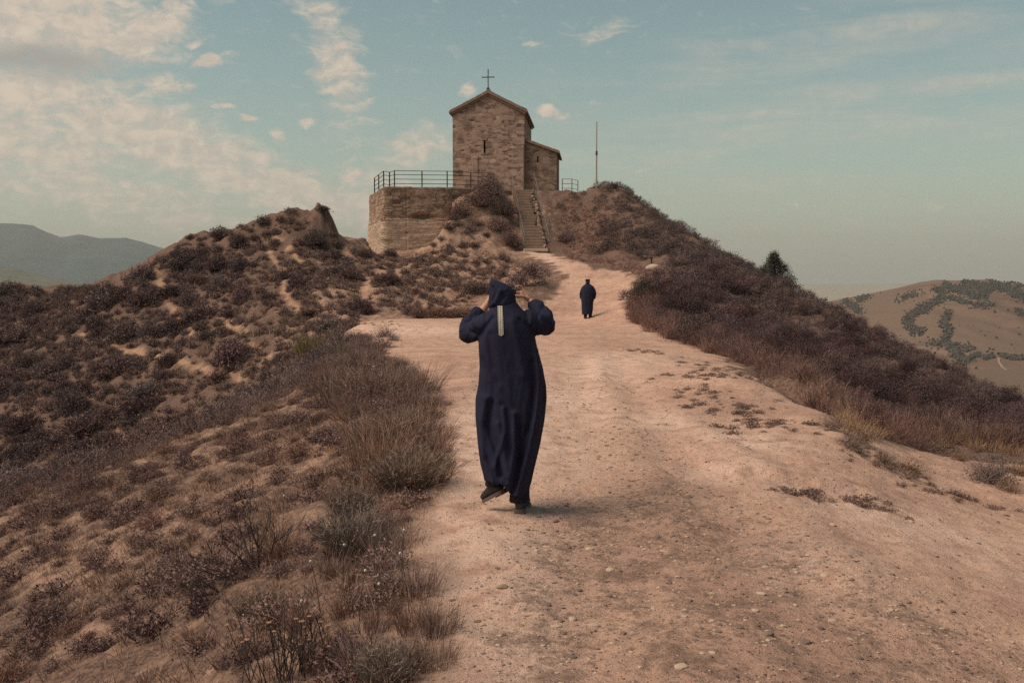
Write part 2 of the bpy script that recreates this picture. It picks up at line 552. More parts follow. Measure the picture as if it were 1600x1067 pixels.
def mat_ground():
    m, N = newmat('dry_earth')
    pos = N.n('ShaderNodeNewGeometry').outputs['Position']
    bare = N.attr('bare'); trail = N.attr('trail'); pale = N.attr('pale'); grav = N.attr('gravel'); veg = N.attr('veg')
    n1 = N.noise(pos, .55, 6, .6); n2 = N.noise(pos, 3.2, 6, .65); n3 = N.noise(pos, 17, 5, .7); n4 = N.noise(pos, 70, 4, .7)
    # track
    t = N.m('ADD', N.m('MULTIPLY', n1, .5), N.m('MULTIPLY', n2, .5))
    soil = N.mix(N.ramp01(t, .36, .62), SOIL_M, SOIL_L)
    soil = N.mix(N.m('MULTIPLY', N.ramp01(n3, .5, .72), .55), soil, SOIL_D)
    soil = N.mix(N.m('MULTIPLY', pale, N.ramp01(n2, .3, .6)), soil, PALE)
    gm = N.m('MULTIPLY', grav, N.ramp01(N.m('ADD', n2, N.m('MULTIPLY', n3, .5)), .60, .92))
    soil = N.mix(N.m('MULTIPLY', gm, .85), soil, SOIL_D)
    on = None
    for sc_v, lo_, hi_, thr, k0 in ((20, .10, .22, .66, .70), (46, .12, .26, .56, .72), (100, .1, .3, .52, .65)):
        vor = N.n('ShaderNodeTexVoronoi'); N.l(N.mapping(pos, (1, 1, .6)), vor.inputs['Vector']); vor.inputs['Scale'].default_value = sc_v
        speck = N.ramp01(vor.outputs['Distance'], hi_, lo_)
        pick = N.n('ShaderNodeSeparateColor'); N.l(vor.outputs['Color'], pick.inputs[0])
        o1 = N.m('MULTIPLY', speck, N.m('GREATER_THAN', N.m('ADD', pick.outputs[0], N.m('MULTIPLY_ADD', gm, .25, N.m('MULTIPLY_ADD', n2, .5, -.25))), thr))
        soil = N.mix(N.m('MULTIPLY', o1, N.m('MULTIPLY_ADD', grav, .3, k0)), soil, N.mix(N.m('POWER', pick.outputs[1], 1.6), (.11, .068, .058), (.56, .39, .30)))
        on = o1 if on is None else N.m('MAXIMUM', on, o1)
    # slopes: dry litter with earth showing between
    p = N.m('ADD', N.m('MULTIPLY', n2, .6), N.m('MULTIPLY', n1, .5))
    lit = N.mix(N.ramp01(n3, .35, .68), LIT_D, LIT_L)
    earth = N.mix(N.ramp01(n3, .35, .7), (.31, .182, .132), (.46, .28, .20))
    earth = N.mix(N.ramp01(n4, .52, .7), earth, SOIL_D)
    cover = N.ramp01(N.m('ADD', p, N.m('MULTIPLY_ADD', veg, .45, -.2)), .44, .60)
    slope = N.mix(cover, earth, lit)
    slope = N.mix(N.m('MULTIPLY', trail, .85), slope, (.48, .28, .18))
    col = N.mix(bare, slope, soil)
    h = N.m('ADD', N.m('MULTIPLY', n3, .5), N.m('MULTIPLY', n4, .22))
    h = N.m('ADD', h, N.m('MULTIPLY', on, .25))
    h = N.m('ADD', h, N.m('MULTIPLY', n2, .8))
    N.out(col, .95, N.bump(h, .9, .05), 0, .1)
    return m


M_GROUND = mat_ground()

# ground attributes
def wblob(px, py, a, b, w=1.0):
    c = hit(px, py)[0]
    return w * np.exp(-((GX - c[0]) / a) ** 2 - ((GY - c[1]) / b) ** 2)


pale = sum(wblob(*q) for q in [(920, 580, .7, 2.2), (1130, 738, .45, .5), (1040, 660, .7, 1.2), (1180, 690, .6, .6), (980, 560, 1.2, 3), (740, 900, .35, 1.4), (720, 700, .5, 3), (640, 520, 2.5, 5), (850, 405, 1.2, 4),
                               (1280, 880, .5, .7, .8), (900, 620, .5, 1.5), (1420, 820, 1.0, .9, .8), (745, 1040, .25, .6), (780, 980, .3, .8, .8), (800, 860, .45, 1.2, .7), (860, 720, .6, 2, .7), (830, 640, .9, 3, .7)])
gravel = sum(wblob(*q) for q in [(1100, 980, .9, .9), (1250, 1040, 1.0, .6), (960, 880, .6, 1.2), (1050, 820, .8, 1.6), (1150, 900, .8, 1.2), (1000, 1050, .7, .7), (1450, 1000, .6, .7), (880, 980, .3, .8), (1000, 700, .5, 1.6, .5), (1262, 632, .22, 1.0, .8), (1140, 640, .5, .8, .6)])  # gravel patches; one blob darkens the cut face: raw soil and painted shade
pale = np.clip(pale, 0, 1); gravel = np.clip(gravel, 0, 1)
# plant litter is thickest on the far left slope and on the right hand slope
_vx = GX + fbm(GX * .4, GY * .4, 3) * 3
veg = np.clip(.54 - .12 * sstep(7, 11, GY) * (1 - sstep(24, 32, GY)) * (GX < 0) - .1 * fbm(GX * .3, GY * .3, 3) + .5 * sstep(20, 45, GY) * (1 - sstep(-14, -8, _vx)) - .22 * sstep(36, 44, GY) * sstep(-14, -9, _vx) * (1 - sstep(0, 2, _vx)) + .55 * sstep(2, 5, _vx) * (GY > 12) - .15 * np.exp(-((GX + 3.5) / 1.5) ** 2 - ((GY - 61.5) / 2.) ** 2), 0, 1)
V = np.stack([GX, GY, GZ], -1).reshape(-1, 3)
idx = np.arange(NR * NT).reshape(NR, NT)
quads = np.stack([idx[:-1, :-1], idx[:-1, 1:], idx[1:, 1:], idx[1:, :-1]], -1).reshape(-1, 4)
me = mesh_np('ground', V, quads, smooth=True, attrs={'bare': BARE.ravel(), 'trail': TR.ravel(), 'pale': pale.ravel(), 'gravel': gravel.ravel(), 'veg': veg.ravel()})
tag(obj('ground', me, M_GROUND), kind='structure')

# ------------------------------------------------------------------ valley floor and far hills
def mat_hill(name, a, b, scale, c=None):
    m, N = newmat(name)
    pos = N.n('ShaderNodeNewGeometry').outputs['Position']
    n1 = N.noise(pos, scale, 6, .6); n2 = N.noise(pos, scale * 6, 5, .65)
    col = N.mix(N.ramp01(N.m('ADD', N.m('MULTIPLY', n1, .7), N.m('MULTIPLY', n2, .3)), .35, .65), a, b)
    if name == 'valley_fields_hazed':
        yy_ = N.n('ShaderNodeSeparateXYZ'); N.l(pos, yy_.inputs[0]); col = N.mix(N.ramp01(yy_.outputs[1], 1400, 3200), (.17, .11, .08), col)  # near fields brown; far ones paled to the sky tone, haze put into colour
    elif c: col = N.mix(N.ramp01(N.noise(N.mapping(pos, (1, .3, 1)), scale * .5, 3), .5, .6), col, c)
    N.out(col, .95, None, 0, .05)
    return m


def sheet(name, xs, ys, zf, mat):
    X, Y = np.meshgrid(xs, ys)
    Z = zf(X, Y)
    i = np.arange(X.size).reshape(X.shape)
    q = np.stack([i[:-1, :-1], i[:-1, 1:], i[1:, 1:], i[1:, :-1]], -1).reshape(-1, 4)
    me = mesh_np(name, np.stack([X, Y, Z], -1).reshape(-1, 3), q, smooth=True)
    return tag(obj(name, me, mat), kind='structure')


ZV = -82.0
sheet('valley_floor', np.linspace(-14000, 11000, 60), np.concatenate([np.linspace(-3000, 3000, 30), np.linspace(3400, 14800, 40)]),
      lambda x, y: np.full(x.shape, ZV), mat_hill('valley_fields_hazed', (.31, .255, .195), (.40, .33, .25), .002, (.24, .21, .15)))

# left: blue range about nine kilometres off
RNG = [(-900, 392), (-600, 372), (-300, 362), (-150, 352), (-40, 346), (20, 349), (55, 352), (75, 362), (98, 371), (128, 366), (160, 372), (200, 371), (225, 378), (250, 386), (330, 404), (420, 420), (560, 436), (800, 448)]
rx = np.array([(p[0] - 800) / F * 9000 for p in RNG]); rz = np.array([(435 - p[1]) / F * 9000 + CAMZ for p in RNG])


def range_z(x, y):
    h = np.interp(x * 9000 / np.maximum(y, 4000), rx, rz) - ZV
    d = (y - 9000) / np.where(y < 9000, 2300, 4000)
    prof = np.clip(1 - np.abs(d), -.1, 1)
    gul = ridged(x / 900, y / 1500, 4) * .13 * np.clip(1 - np.abs(d) * .2, 0, 1) * np.clip(np.abs(d) * 5, 0, 1)
    return ZV - 3 + h * np.clip(prof + gul * (prof > 0) - .04 * np.abs(d), 0, 1.0) + fbm(x / 160, y / 400, 4) * 6 * (prof > 0)


sheet('mountains', np.linspace(-11500, 600, 420), np.linspace(6300, 13000, 90), range_z, mat_hill('haze_tinted_scrub', (.016, .040, .047), (.040, .068, .070), .004))  # teal of the distant haze is put into the scrub colour
# low spur in front of it
sheet('low_hills', np.linspace(-5200, -1100, 200), np.linspace(4200, 6600, 60),
      lambda x, y: ZV - 3 + np.clip(1 - np.abs(y - 5200) / 1000, 0, 1) * (np.interp(x / np.maximum(y, 1) * 5200, [-4200, -2674, -2440, -2200, -1900], [190, 160, 100, 60, 0]) + fbm(x / 200, y / 200, 4) * 10),
      mat_hill('low_hill_scrub', (.06, .065, .04), (.13, .11, .07), .01))

# right: bare rounded hill about a kilometre and a half off
HR = [(1000, 520), (1200, 490), (1310, 465), (1352, 457), (1402, 447), (1436, 438), (1462, 434), (1490, 435.5), (1522, 434), (1545, 434), (1565, 438), (1585, 438), (1605, 443), (1680, 462), (1800, 480), (2000, 500), (2300, 520)]
hx = np.array([(p[0] - 800) / F for p in HR]); hz = np.array([(435 - p[1]) / F * 1650 + CAMZ for p in HR])


def hill_z(x, y):
    u = x / np.maximum(y, 100)
    h = np.interp(u, hx, hz) - ZV
    t = np.clip((y - 800) / 850, 0, 1)
    prof = np.where(y < 1650, (.5 - .5 * np.cos(np.pi * t)) * .55 + .45 * t ** 1.3, np.clip(1 - (y - 1650) / 900, 0, 1))
    g = ridged(x / 210 + y / 900, y / 620, 3)
    return ZV - 3 + h * prof - (1 - g) * 14 * np.sin(np.pi * np.clip(t, 0, 1)) ** 1.2 * (y < 1650) + fbm(x / 40, y / 40, 3) * 1.0 * np.sin(np.pi * np.clip(t, 0, .97))


sheet('bare_hill', np.linspace(150, 2300, 420), np.linspace(700, 2500, 260), hill_z, mat_hill('pasture', (.145, .09, .068), (.235, .15, .112), .012, (.18, .115, .085)))


def hit_hill(pxs, pys):
    pxs = np.asarray(pxs, float); pys = np.asarray(pys, float)
    Ys = np.linspace(760, 1720, 500)
    X = (pxs - 800) / F; Z = (533.5 - pys) / F
    yv = CP - Z * SP; a = X / yv; b = (SP + Z * CP) / yv
    hxx = a[:, None] * Ys
    below = CAMZ + b[:, None] * Ys <= hill_z(hxx, np.broadcast_to(Ys, hxx.shape))
    k = np.where(below.any(1), below.argmax(1), -1)
    Y = np.where(k >= 0, Ys[k], np.nan)
    return np.stack([a * Y, Y, hill_z(np.nan_to_num(a * Y), np.nan_to_num(Y))], -1)


# ------------------------------------------------------------------ sky, sun, air
w = bpy.data.worlds.new('World'); scene.world = w; w.use_nodes = True
N = NT_(w.node_tree)
el = math.asin(SUN_DIR.z); az = math.atan2(SUN_DIR.x, SUN_DIR.y)
sky = N.n('ShaderNodeTexSky', sky_type='NISHITA'); sky.sun_disc = False
sky.sun_elevation = el; sky.sun_rotation = az
sky.air_density = 1.0; sky.dust_density = 2.0; sky.ozone_density = 1.0; sky.altitude = 700
D = N.n('ShaderNodeTexCoord').outputs['Generated']
sx = N.n('ShaderNodeSeparateXYZ'); N.l(D, sx.inputs[0])
A_ = N.m('MULTIPLY', N.m('ARCTAN2', sx.outputs[0], sx.outputs[1]), F)      # azimuth and height of the sky direction
E_ = N.m('MULTIPLY', N.m('ARCSINE', sx.outputs[2]), F)
cv = N.n('ShaderNodeCombineXYZ'); N.l(A_, cv.inputs[0]); N.l(E_, cv.inputs[1])
vec = cv.outputs[0]
wob = N.n('ShaderNodeTexNoise'); N.l(N.mapping(vec, (1 / 70., 1 / 45., 1)), wob.inputs['Vector']); wob.inputs['Scale'].default_value = 1; wob.inputs['Detail'].default_value = 5
off = N.n('ShaderNodeVectorMath', operation='MULTIPLY_ADD'); N.l(wob.outputs['Color'], off.inputs[0]); off.inputs[1].default_value = (46, 34, 0); off.inputs[2].default_value = (-23, -17, 0)
vv = N.n('ShaderNodeVectorMath', operation='ADD'); N.l(vec, vv.inputs[0]); N.l(off.outputs[0], vv.inputs[1])
wv = vv.outputs[0]


def ang(px, py):
    a, b = ray(px, py)
    return math.atan(a) * F, math.asin(b / math.sqrt(1 + a * a + b * b)) * F


def cloud(px, py, rx_, ry_, rot=0.0, wgt=1.0, v=None, pw=1.0):
    u, e = ang(px, py)
    mp = N.n('ShaderNodeMapping', vector_type='TEXTURE')
    N.l(v or wv, mp.inputs['Vector']); mp.inputs['Location'].default_value = (u, e, 0)
    mp.inputs['Rotation'].default_value = (0, 0, R(rot)); mp.inputs['Scale'].default_value = (rx_, ry_, 1)
    ln = N.n('ShaderNodeVectorMath', operation='LENGTH'); N.l(mp.outputs[0], ln.inputs[0])
    return N.m('MULTIPLY', N.ramp01(ln.outputs['Value'], 1.0, .15), wgt)


def total(lst):
    s = lst[0]
    for x in lst[1:]: s = N.m('MAXIMUM', s, x)
    return s


CL = [(60, 45, 300, 125, 5, 1.05), (215, 55, 120, 70, 20, 1.0), (40, 150, 300, 80, 0, .95), (190, 190, 270, 70, -8, .9), (300, 240, 280, 70, -14, .95), (420, 285, 250, 60, -12, .95), (500, 320, 240, 50, -6, .85),
      (20, 215, 330, 70, -6, .95), (-80, 260, 300, 60, -6, .7), (300, 350, 330, 44, -10, .65), (620, 330, 160, 50, 0, .5), (530, 110, 62, 110, 20, .85), (500, 20, 75, 36, -20, .7), (540, 60, 45, 50, 0, .6), (645, 235, 110, 50, 18, .75), (560, 200, 90, 60, 0, .35),
      (940, 50, 70, 20, 14, .5), (1000, 262, 60, 10, 8, .45), (120, 290, 330, 60, -8, .75), (600, 270, 160, 70, 25, .55)]
VEIL = [(1300, 60, 620, 70, 9, .8), (1180, 190, 520, 60, 8, .9), (1480, 150, 420, 80, 10, .9), (1000, 250, 360, 40, 6, .7), (1400, 250, 460, 50, 4, .7), (1100, 130, 420, 50, 12, .6)]
PUFF = [(335, 97, 48, 17, 22, 1.0), (310, 68, 26, 14, 20, .9), (270, 20, 60, 26, 10, .7), (345, 168, 46, 9, -4, .9), (385, 187, 24, 9, 0, .9), (482, 192, 17, 15, 0, 1.0), (550, 274, 30, 22, 40, 1.0), (430, 212, 26, 18, 0, .9), (160, 178, 24, 8, 0, .9),
        (729, 142, 27, 17, 10, 1.1), (862, 181, 42, 17, -10, 1.1), (838, 67, 22, 10, 4, 1.0), (1456, 323, 22, 10, 0, .6), (1250, 318, 40, 6, 0, .4), (255, 135, 60, 30, 10, .8), (60, 120, 120, 26, 0, .7)]
body = total([cloud(*c) for c in CL])
fine = N.noise(N.mapping(wv, (1 / 60., 1 / 17., 1), rot=(0, 0, R(6))), 1.0, 7, .62, .5)
fine2 = N.noise(N.mapping(wv, (1 / 26., 1 / 18., 1)), 1.0, 7, .6, .3)
fine = N.m('ADD', N.m('MULTIPLY', fine, .62), N.m('MULTIPLY', fine2, .38))
fine3 = N.noise(N.mapping(vec, (1 / 30., 1 / 20., 1)), 1.0, 7, .62, .4)
cirr = N.ramp01(N.m('ADD', N.m('MULTIPLY', body, 1.35), N.m('MULTIPLY_ADD', fine, 3.6, -1.9)), .0, 1.35)
veil = total([cloud(*c, v=vec) for c in VEIL])
strk = N.noise(N.mapping(vec, (1 / 300., 1 / 42., 1), rot=(0, 0, R(-9))), 1.0, 6, .6, .4)
veild = N.m('MULTIPLY', veil, N.ramp01(strk, .36, .72))
puff = total([cloud(*c) for c in PUFF])
puffd = N.ramp01(N.m('ADD', N.m('MULTIPLY', puff, 1.5), N.m('MULTIPLY_ADD', fine3, 3.6, -1.9)), .20, 1.55)
dens = N.m('MAXIMUM', N.m('MULTIPLY', veild, .58), N.m('MAXIMUM', N.m('MULTIPLY', cirr, .92), N.m('MULTIPLY', puffd, N.ramp01(puff, .0, .3))))
tone = N.m('MULTIPLY', cloud(55, 95, 210, 34, 0, 1.0), .9)      # greyer undersides of the thick bank
ccol = N.mix(tone, (5.6, 4.6, 3.65), (2.7, 2.55, 2.35))
ccol = N.mix(N.ramp01(fine2, .35, .7), N.mix(.5, ccol, (3.1, 2.9, 2.6)), ccol)
tint = N.mix(1.0, sky.outputs[0], (.85, .895, .63), 'MULTIPLY')
# dusty air low over the horizon
low = N.m('POWER', N.m('SUBTRACT', 1.0, N.m('MAXIMUM', sx.outputs[2], 0.0)), 7.0)
base = N.mix(N.m('MULTIPLY', low, .72), tint, (3.35, 2.98, 2.60))
full = N.mix(dens, base, ccol)
bg = N.n('ShaderNodeBackground'); N.l(full, bg.inputs['Color']); bg.inputs['Strength'].default_value = 0.10
wo = N.n('ShaderNodeOutputWorld'); N.l(bg.outputs[0], wo.inputs[0])

sd = bpy.data.lights.new('sun', 'SUN'); sd.energy = 2.5; sd.angle = R(38); sd.color = (1.0, .86, .72)
so = bpy.data.objects.new('sun', sd); link(so)
so.rotation_euler = SUN_DIR.to_track_quat('Z', 'Y').to_euler()
so.location = SUN_DIR * 200

scene.view_settings.view_transform = 'Standard'
scene.view_settings.look = 'None'
scene.view_settings.exposure = 0.42
scene.view_settings.gamma = 1.0
scene.cycles.use_denoising = False
scene.cycles.sample_clamp_indirect = 0.5
scene.cycles.max_bounces = 5
scene.cycles.diffuse_bounces = 3
scene.cycles.volume_bounces = 0
scene.cycles.transparent_max_bounces = 8

HAZE = True
if HAZE:
    b = BM(); b.box((-1500, 5700, 245), (26000, 18600, 2 * 334))
    m, NH = newmat('dusty_air')
    pv = NH.n('ShaderNodeVolumePrincipled'); pv.inputs['Color'].default_value = (.86, .83, .79, 1); pv.inputs['Density'].default_value = .75e-4; pv.inputs['Anisotropy'].default_value = .1
    NH.l(pv.outputs[0], NH.n('ShaderNodeOutputMaterial').inputs['Volume'])
    tag(b.build('haze', m), kind='stuff')

# ------------------------------------------------------------------ masonry
def wall_uv(N):
    tc = N.n('ShaderNodeTexCoord')
    o = N.n('ShaderNodeSeparateXYZ'); N.l(tc.outputs['Object'], o.inputs[0])
    nn = N.n('ShaderNodeSeparateXYZ'); N.l(tc.outputs['Normal'], nn.inputs[0])
    sel = N.m('GREATER_THAN', N.m('ABSOLUTE', nn.outputs[0]), .72)
    u = N.m('ADD', N.m('MULTIPLY', o.outputs[0], N.m('SUBTRACT', 1.0, sel)), N.m('MULTIPLY', N.m('ADD', o.outputs[1], 37.0), sel))
    c = N.n('ShaderNodeCombineXYZ'); N.l(u, c.inputs[0]); N.l(o.outputs[2], c.inputs[1])
    return c.outputs[0], tc.outputs['Object'], o


def mat_rubble(name, mortar, cols, sx_=2.7, sy_=6.4, dark=.5):
    m, N = newmat(name)
    uv, obj_, o = wall_uv(N)
    wb = N.n('ShaderNodeTexNoise'); N.l(uv, wb.inputs['Vector']); wb.inputs['Scale'].default_value = 2.2; wb.inputs['Detail'].default_value = 3
    ad = N.n('ShaderNodeVectorMath', operation='MULTIPLY_ADD'); N.l(wb.outputs['Color'], ad.inputs[0]); ad.inputs[1].default_value = (.10, .06, 0); N.l(uv, ad.inputs[2])
    uvw = ad.outputs[0]

    def stones(sx, sy):
        mp = N.mapping(uvw, (sx, sy, 1))
        v = N.n('ShaderNodeTexVoronoi', voronoi_dimensions='2D', distance='CHEBYCHEV'); N.l(mp, v.inputs['Vector']); v.inputs['Scale'].default_value = 1; v.inputs['Randomness'].default_value = .75
        e = N.n('ShaderNodeTexVoronoi', voronoi_dimensions='2D', feature='DISTANCE_TO_EDGE'); N.l(mp, e.inputs['Vector']); e.inputs['Scale'].default_value = 1; e.inputs['Randomness'].default_value = .75
        sc = N.n('ShaderNodeSeparateColor'); N.l(v.outputs['Color'], sc.inputs[0])
        return sc.outputs, e.outputs['Distance']
    ca, ea = stones(sx_, sy_); cb, eb = stones(sx_ * .72, sy_ * .66)
    zone = N.ramp01(N.noise(uv, .55, 2), .46, .56)
    r = N.n('ShaderNodeValToRGB'); el_ = r.color_ramp.elements
    for i, (p, c) in enumerate(cols):
        e = el_[i] if i < 2 else el_.new(p)
        e.position = p; e.color = (*c, 1)
    rnd = N.n('ShaderNodeMix', data_type='FLOAT'); N.setin(rnd.inputs[0], zone); N.setin(rnd.inputs[2], ca[0]); N.setin(rnd.inputs[3], cb[0])
    N.l(rnd.outputs[0], r.inputs[0])
    ed = N.n('ShaderNodeMix', data_type='FLOAT'); N.setin(ed.inputs[0], zone); N.setin(ed.inputs[2], ea); N.setin(ed.inputs[3], eb)
    st = N.ramp01(ed.outputs[0], .01, .09)
    # mortar smeared over the stones in places
    smear = N.ramp01(N.noise(uv, 1.1, 5, .65), .42, .62)
    stm = N.m('MULTIPLY', st, N.m('MULTIPLY_ADD', smear, .45, .55))
    g = N.noise(uv, 22, 4, .7)
    col = N.mix(stm, mortar, r.outputs[0])
    col = N.mix(N.m('MULTIPLY', N.ramp01(g, .3, .75), .35), col, tuple(x * .55 for x in mortar))
    # rain streaks and dark lichen
    stn = N.ramp01(N.noise(N.mapping(uv, (1.6, .35, 1)), 1.0, 5, .6), .52, .75)
    col = N.mix(N.m('MULTIPLY', stn, dark), col, (.10, .062, .05))
    h = N.m('ADD', N.m('MULTIPLY', st, .7), N.m('MULTIPLY', g, .35))
    N.out(col, .93, N.bump(h, .6, .03), 0, .1)
    return m


STN = [(0.0, (.09, .052, .047)), (1.0, (.66, .48, .38)), (.25, (.17, .10, .08)), (.45, (.39, .245, .19)), (.68, (.53, .355, .275)), (.84, (.22, .127, .10))]
M_STONE = mat_rubble('rubble_masonry', (.45, .295, .225), STN)
M_STONE2 = mat_rubble('annex_masonry', (.36, .24, .175), [(0.0, (.075, .044, .038)), (1.0, (.44, .30, .22)), (.35, (.14, .082, .065)), (.65, (.27, .165, .12))], 2.6, 6.0, .35)
M_ROOF = mat_plain('roof_slabs', (.27, .165, .125), .85, 0, .4, 3.0, .02)
M_DARK = mat_plain('dark_opening', (.018, .013, .016), .9, 0, .2)
M_IRON = mat_plain('weathered_iron', (.075, .06, .06), .6, .4, .3, 10)
M_GALV = mat_plain('grey_pipe', (.19, .155, .145), .55, .5, .25, 6)
M_CONC = mat_plain('worn_concrete', (.31, .20, .148), .92, 0, .35, 2.5, .03)
M_POLE = mat_plain('pale_paint', (.36, .29, .22), .6, .1, .25, 3)

# ------------------------------------------------------------------ chapel
CH_Z = 7.45
chapel = empty('chapel', (-1.62, 69.0, CH_Z), R(-5))
tag(chapel, 'small brown rubble stone chapel with gabled roof and iron cross on the hilltop', 'chapel')
HW, DEP, EAVE, APEX, T = 2.47, 7.0, 5.78, 7.02, .5
wx0, wx1, wz0, wz1 = -.33, -.19, 2.92, 3.78


def gz(x): return APEX - .12 - (APEX - EAVE) * abs(x) / HW


b = BM()
b.prism([(-HW, 0), (wx0, 0), (wx0, gz(wx0)), (-HW, gz(HW))], 0, T)
b.prism([(wx1, 0), (HW, 0), (HW, gz(HW)), (0, gz(0)), (wx1, gz(wx1))], 0, T)
b.prism([(wx0, 0), (wx1, 0), (wx1, wz0), (wx0, wz0)], 0, T)
b.prism([(wx0, wz1), (wx1, wz1), (wx1, gz(wx1)), (wx0, gz(wx0))], 0, T)
hs = gz(HW)
for s in (-1, 1):
    b.box((s * (HW - T / 2), DEP / 2, hs / 2), (T, DEP - 2 * T, hs))
b.prism([(-HW, 0), (HW, 0), (HW, gz(HW)), (0, gz(0)), (-HW, gz(HW))], DEP - T, DEP)
b.build('wall', M_STONE, chapel)
wn = BM(); wn.box(((wx0 + wx1) / 2, .36, (wz0 + wz1) / 2), (wx1 - wx0, .06, wz1 - wz0))
window = wn.build('window', M_DARK, chapel)
M_DRESS = mat_plain('dressed_stone', (.27, .17, .125), .9, 0, .3, 5)
fr = BM(); fr.box(((wx0 + wx1) / 2, .02, wz0 - .05), (.34, .10, .10)); fr.build('sill', M_DRESS, window)
fr = BM(); fr.box(((wx0 + wx1) / 2, .01, wz1 + .07), (.36, .08, .14)); fr.build('lintel', M_DRESS, window)


def roof_pair(bm, hw, y0, y1, za, ze, th, ov):
    sl = (za - ze) / hw
    for s in (-1, 1):
        p = [(0, za), (s * (hw + ov), ze - sl * ov), (s * (hw + ov), ze - sl * ov - th), (0, za - th)]
        bm.prism(p if s > 0 else p[::-1], y0, y1)


rb = BM(); roof_pair(rb, HW, -.20, DEP + .2, APEX + .10, EAVE + .10, .17, .22)
# uneven slab courses and ridge stones
sl_ = (APEX - EAVE) / HW
for s in (-1, 1):
    for i in range(6):
        x = (i + .5) * (HW + .2) / 6
        for k in range(14):
            yy = -.18 + k * .525 + random.uniform(-.02, .02)
            rot = Matrix.Rotation(s * math.atan(sl_), 4, 'Y')
            rb.box((s * x, yy + .26, APEX + .125 - sl_ * x + random.uniform(-.012, .014)), (.44, .50, .045), rot)
for k in range(12):
    rb.box((0, -.15 + k * .62 + .3, APEX + .15), (.26, .58, .10), None, .02)
roof = rb.build('roof', M_ROOF, chapel)
cb = BM(); roof_pair(cb, HW, -.12, DEP + .12, APEX - .068, EAVE - .068, .16, .11)
cb.build('cornice', mat_plain('cornice_stone', (.25, .155, .115), .9, 0, .35, 4), chapel)
cr = BM()
cr.box((-.01, .0, APEX + .85), (.062, .05, 1.32)); cr.box((-.01, .0, APEX + 1.02), (.80, .045, .06)); cr.box((-.01, 0, APEX + .24), (.20, .20, .14), None, .02)
for p, s in (((.40, 0, APEX + 1.02), (.03, .05, .09)), ((-.42, 0, APEX + 1.02), (.03, .05, .09)), ((-.01, 0, APEX + 1.52), (.09, .05, .03))): cr.box(p, s)
cr.build('cross', M_IRON, chapel)
cw = BM(); cw.tube([(-.72, -.03, 0), (-.73, -.03, 1.6), (-.71, -.03, 2.75)], .013, 6)
cw.build('lightning_cable', M_IRON, chapel)
dp = BM(); dp.tube([(HW - .03, -.05, 0), (HW - .03, -.05, 3.5)], .03, 6); dp.build('drain_pipe', M_GALV, chapel)
# low side annex with a lean-to roof
AX0, AX1, AY0, AY1, AH0, AH1 = HW + .003, HW + 2.2, .35, 4.6, 3.72, 2.93
b = BM(); ws0, ws1, wsz0, wsz1 = HW + .85, HW + .96, 2.30, 2.72
def az_(x): return AH0 + (AH1 - AH0) * (x - AX0) / (AX1 - AX0)
b.prism([(AX0, 0), (ws0, 0), (ws0, az_(ws0)), (AX0, AH0)], AY0, AY0 + .4)
b.prism([(ws1, 0), (AX1, 0), (AX1, AH1), (ws1, az_(ws1))], AY0, AY0 + .4)
b.prism([(ws0, 0), (ws1, 0), (ws1, wsz0), (ws0, wsz0)], AY0, AY0 + .4)
b.prism([(ws0, wsz1), (ws1, wsz1), (ws1, az_(ws1)), (ws0, az_(ws0))], AY0, AY0 + .4)
b.box((AX1 - .2, (AY0 + .4 + AY1) / 2, AH1 / 2), (.4, AY1 - AY0 - .4, AH1 - .01))
b.box(((AX0 + AX1 - .4) / 2, AY1 - .2, AH1 / 2), (AX1 - AX0 - .4, .4, AH1 - .02))
annex = b.build('annex', M_STONE2, chapel)
b = BM(); b.box(((ws0 + ws1) / 2, AY0 + .3, (wsz0 + wsz1) / 2), (ws1 - ws0, .05, wsz1 - wsz0)); b.build('window', M_DARK, annex)
b = BM(); k_ = (AH0 - AH1) / (AX1 - AX0)
b.prism([(AX0, AH0 + .17), (AX1 + .2, AH1 + .17 - .2 * k_), (AX1 + .2, AH1 + .02 - .2 * k_), (AX0, AH0 + .02)], AY0 - .16, AY1 + .15)
for i in range(5):
    for k in range(9):
        x = AX0 + (i + .5) * (AX1 + .18 - AX0) / 5
        b.box((x, AY0 - .12 + k * .5 + .25, AH0 + .185 - k_ * (x - AX0) + random.uniform(-.01, .012)), (.46, .48, .04), Matrix.Rotation(math.atan(k_), 4, 'Y'))
b.build('roof', M_ROOF, annex)

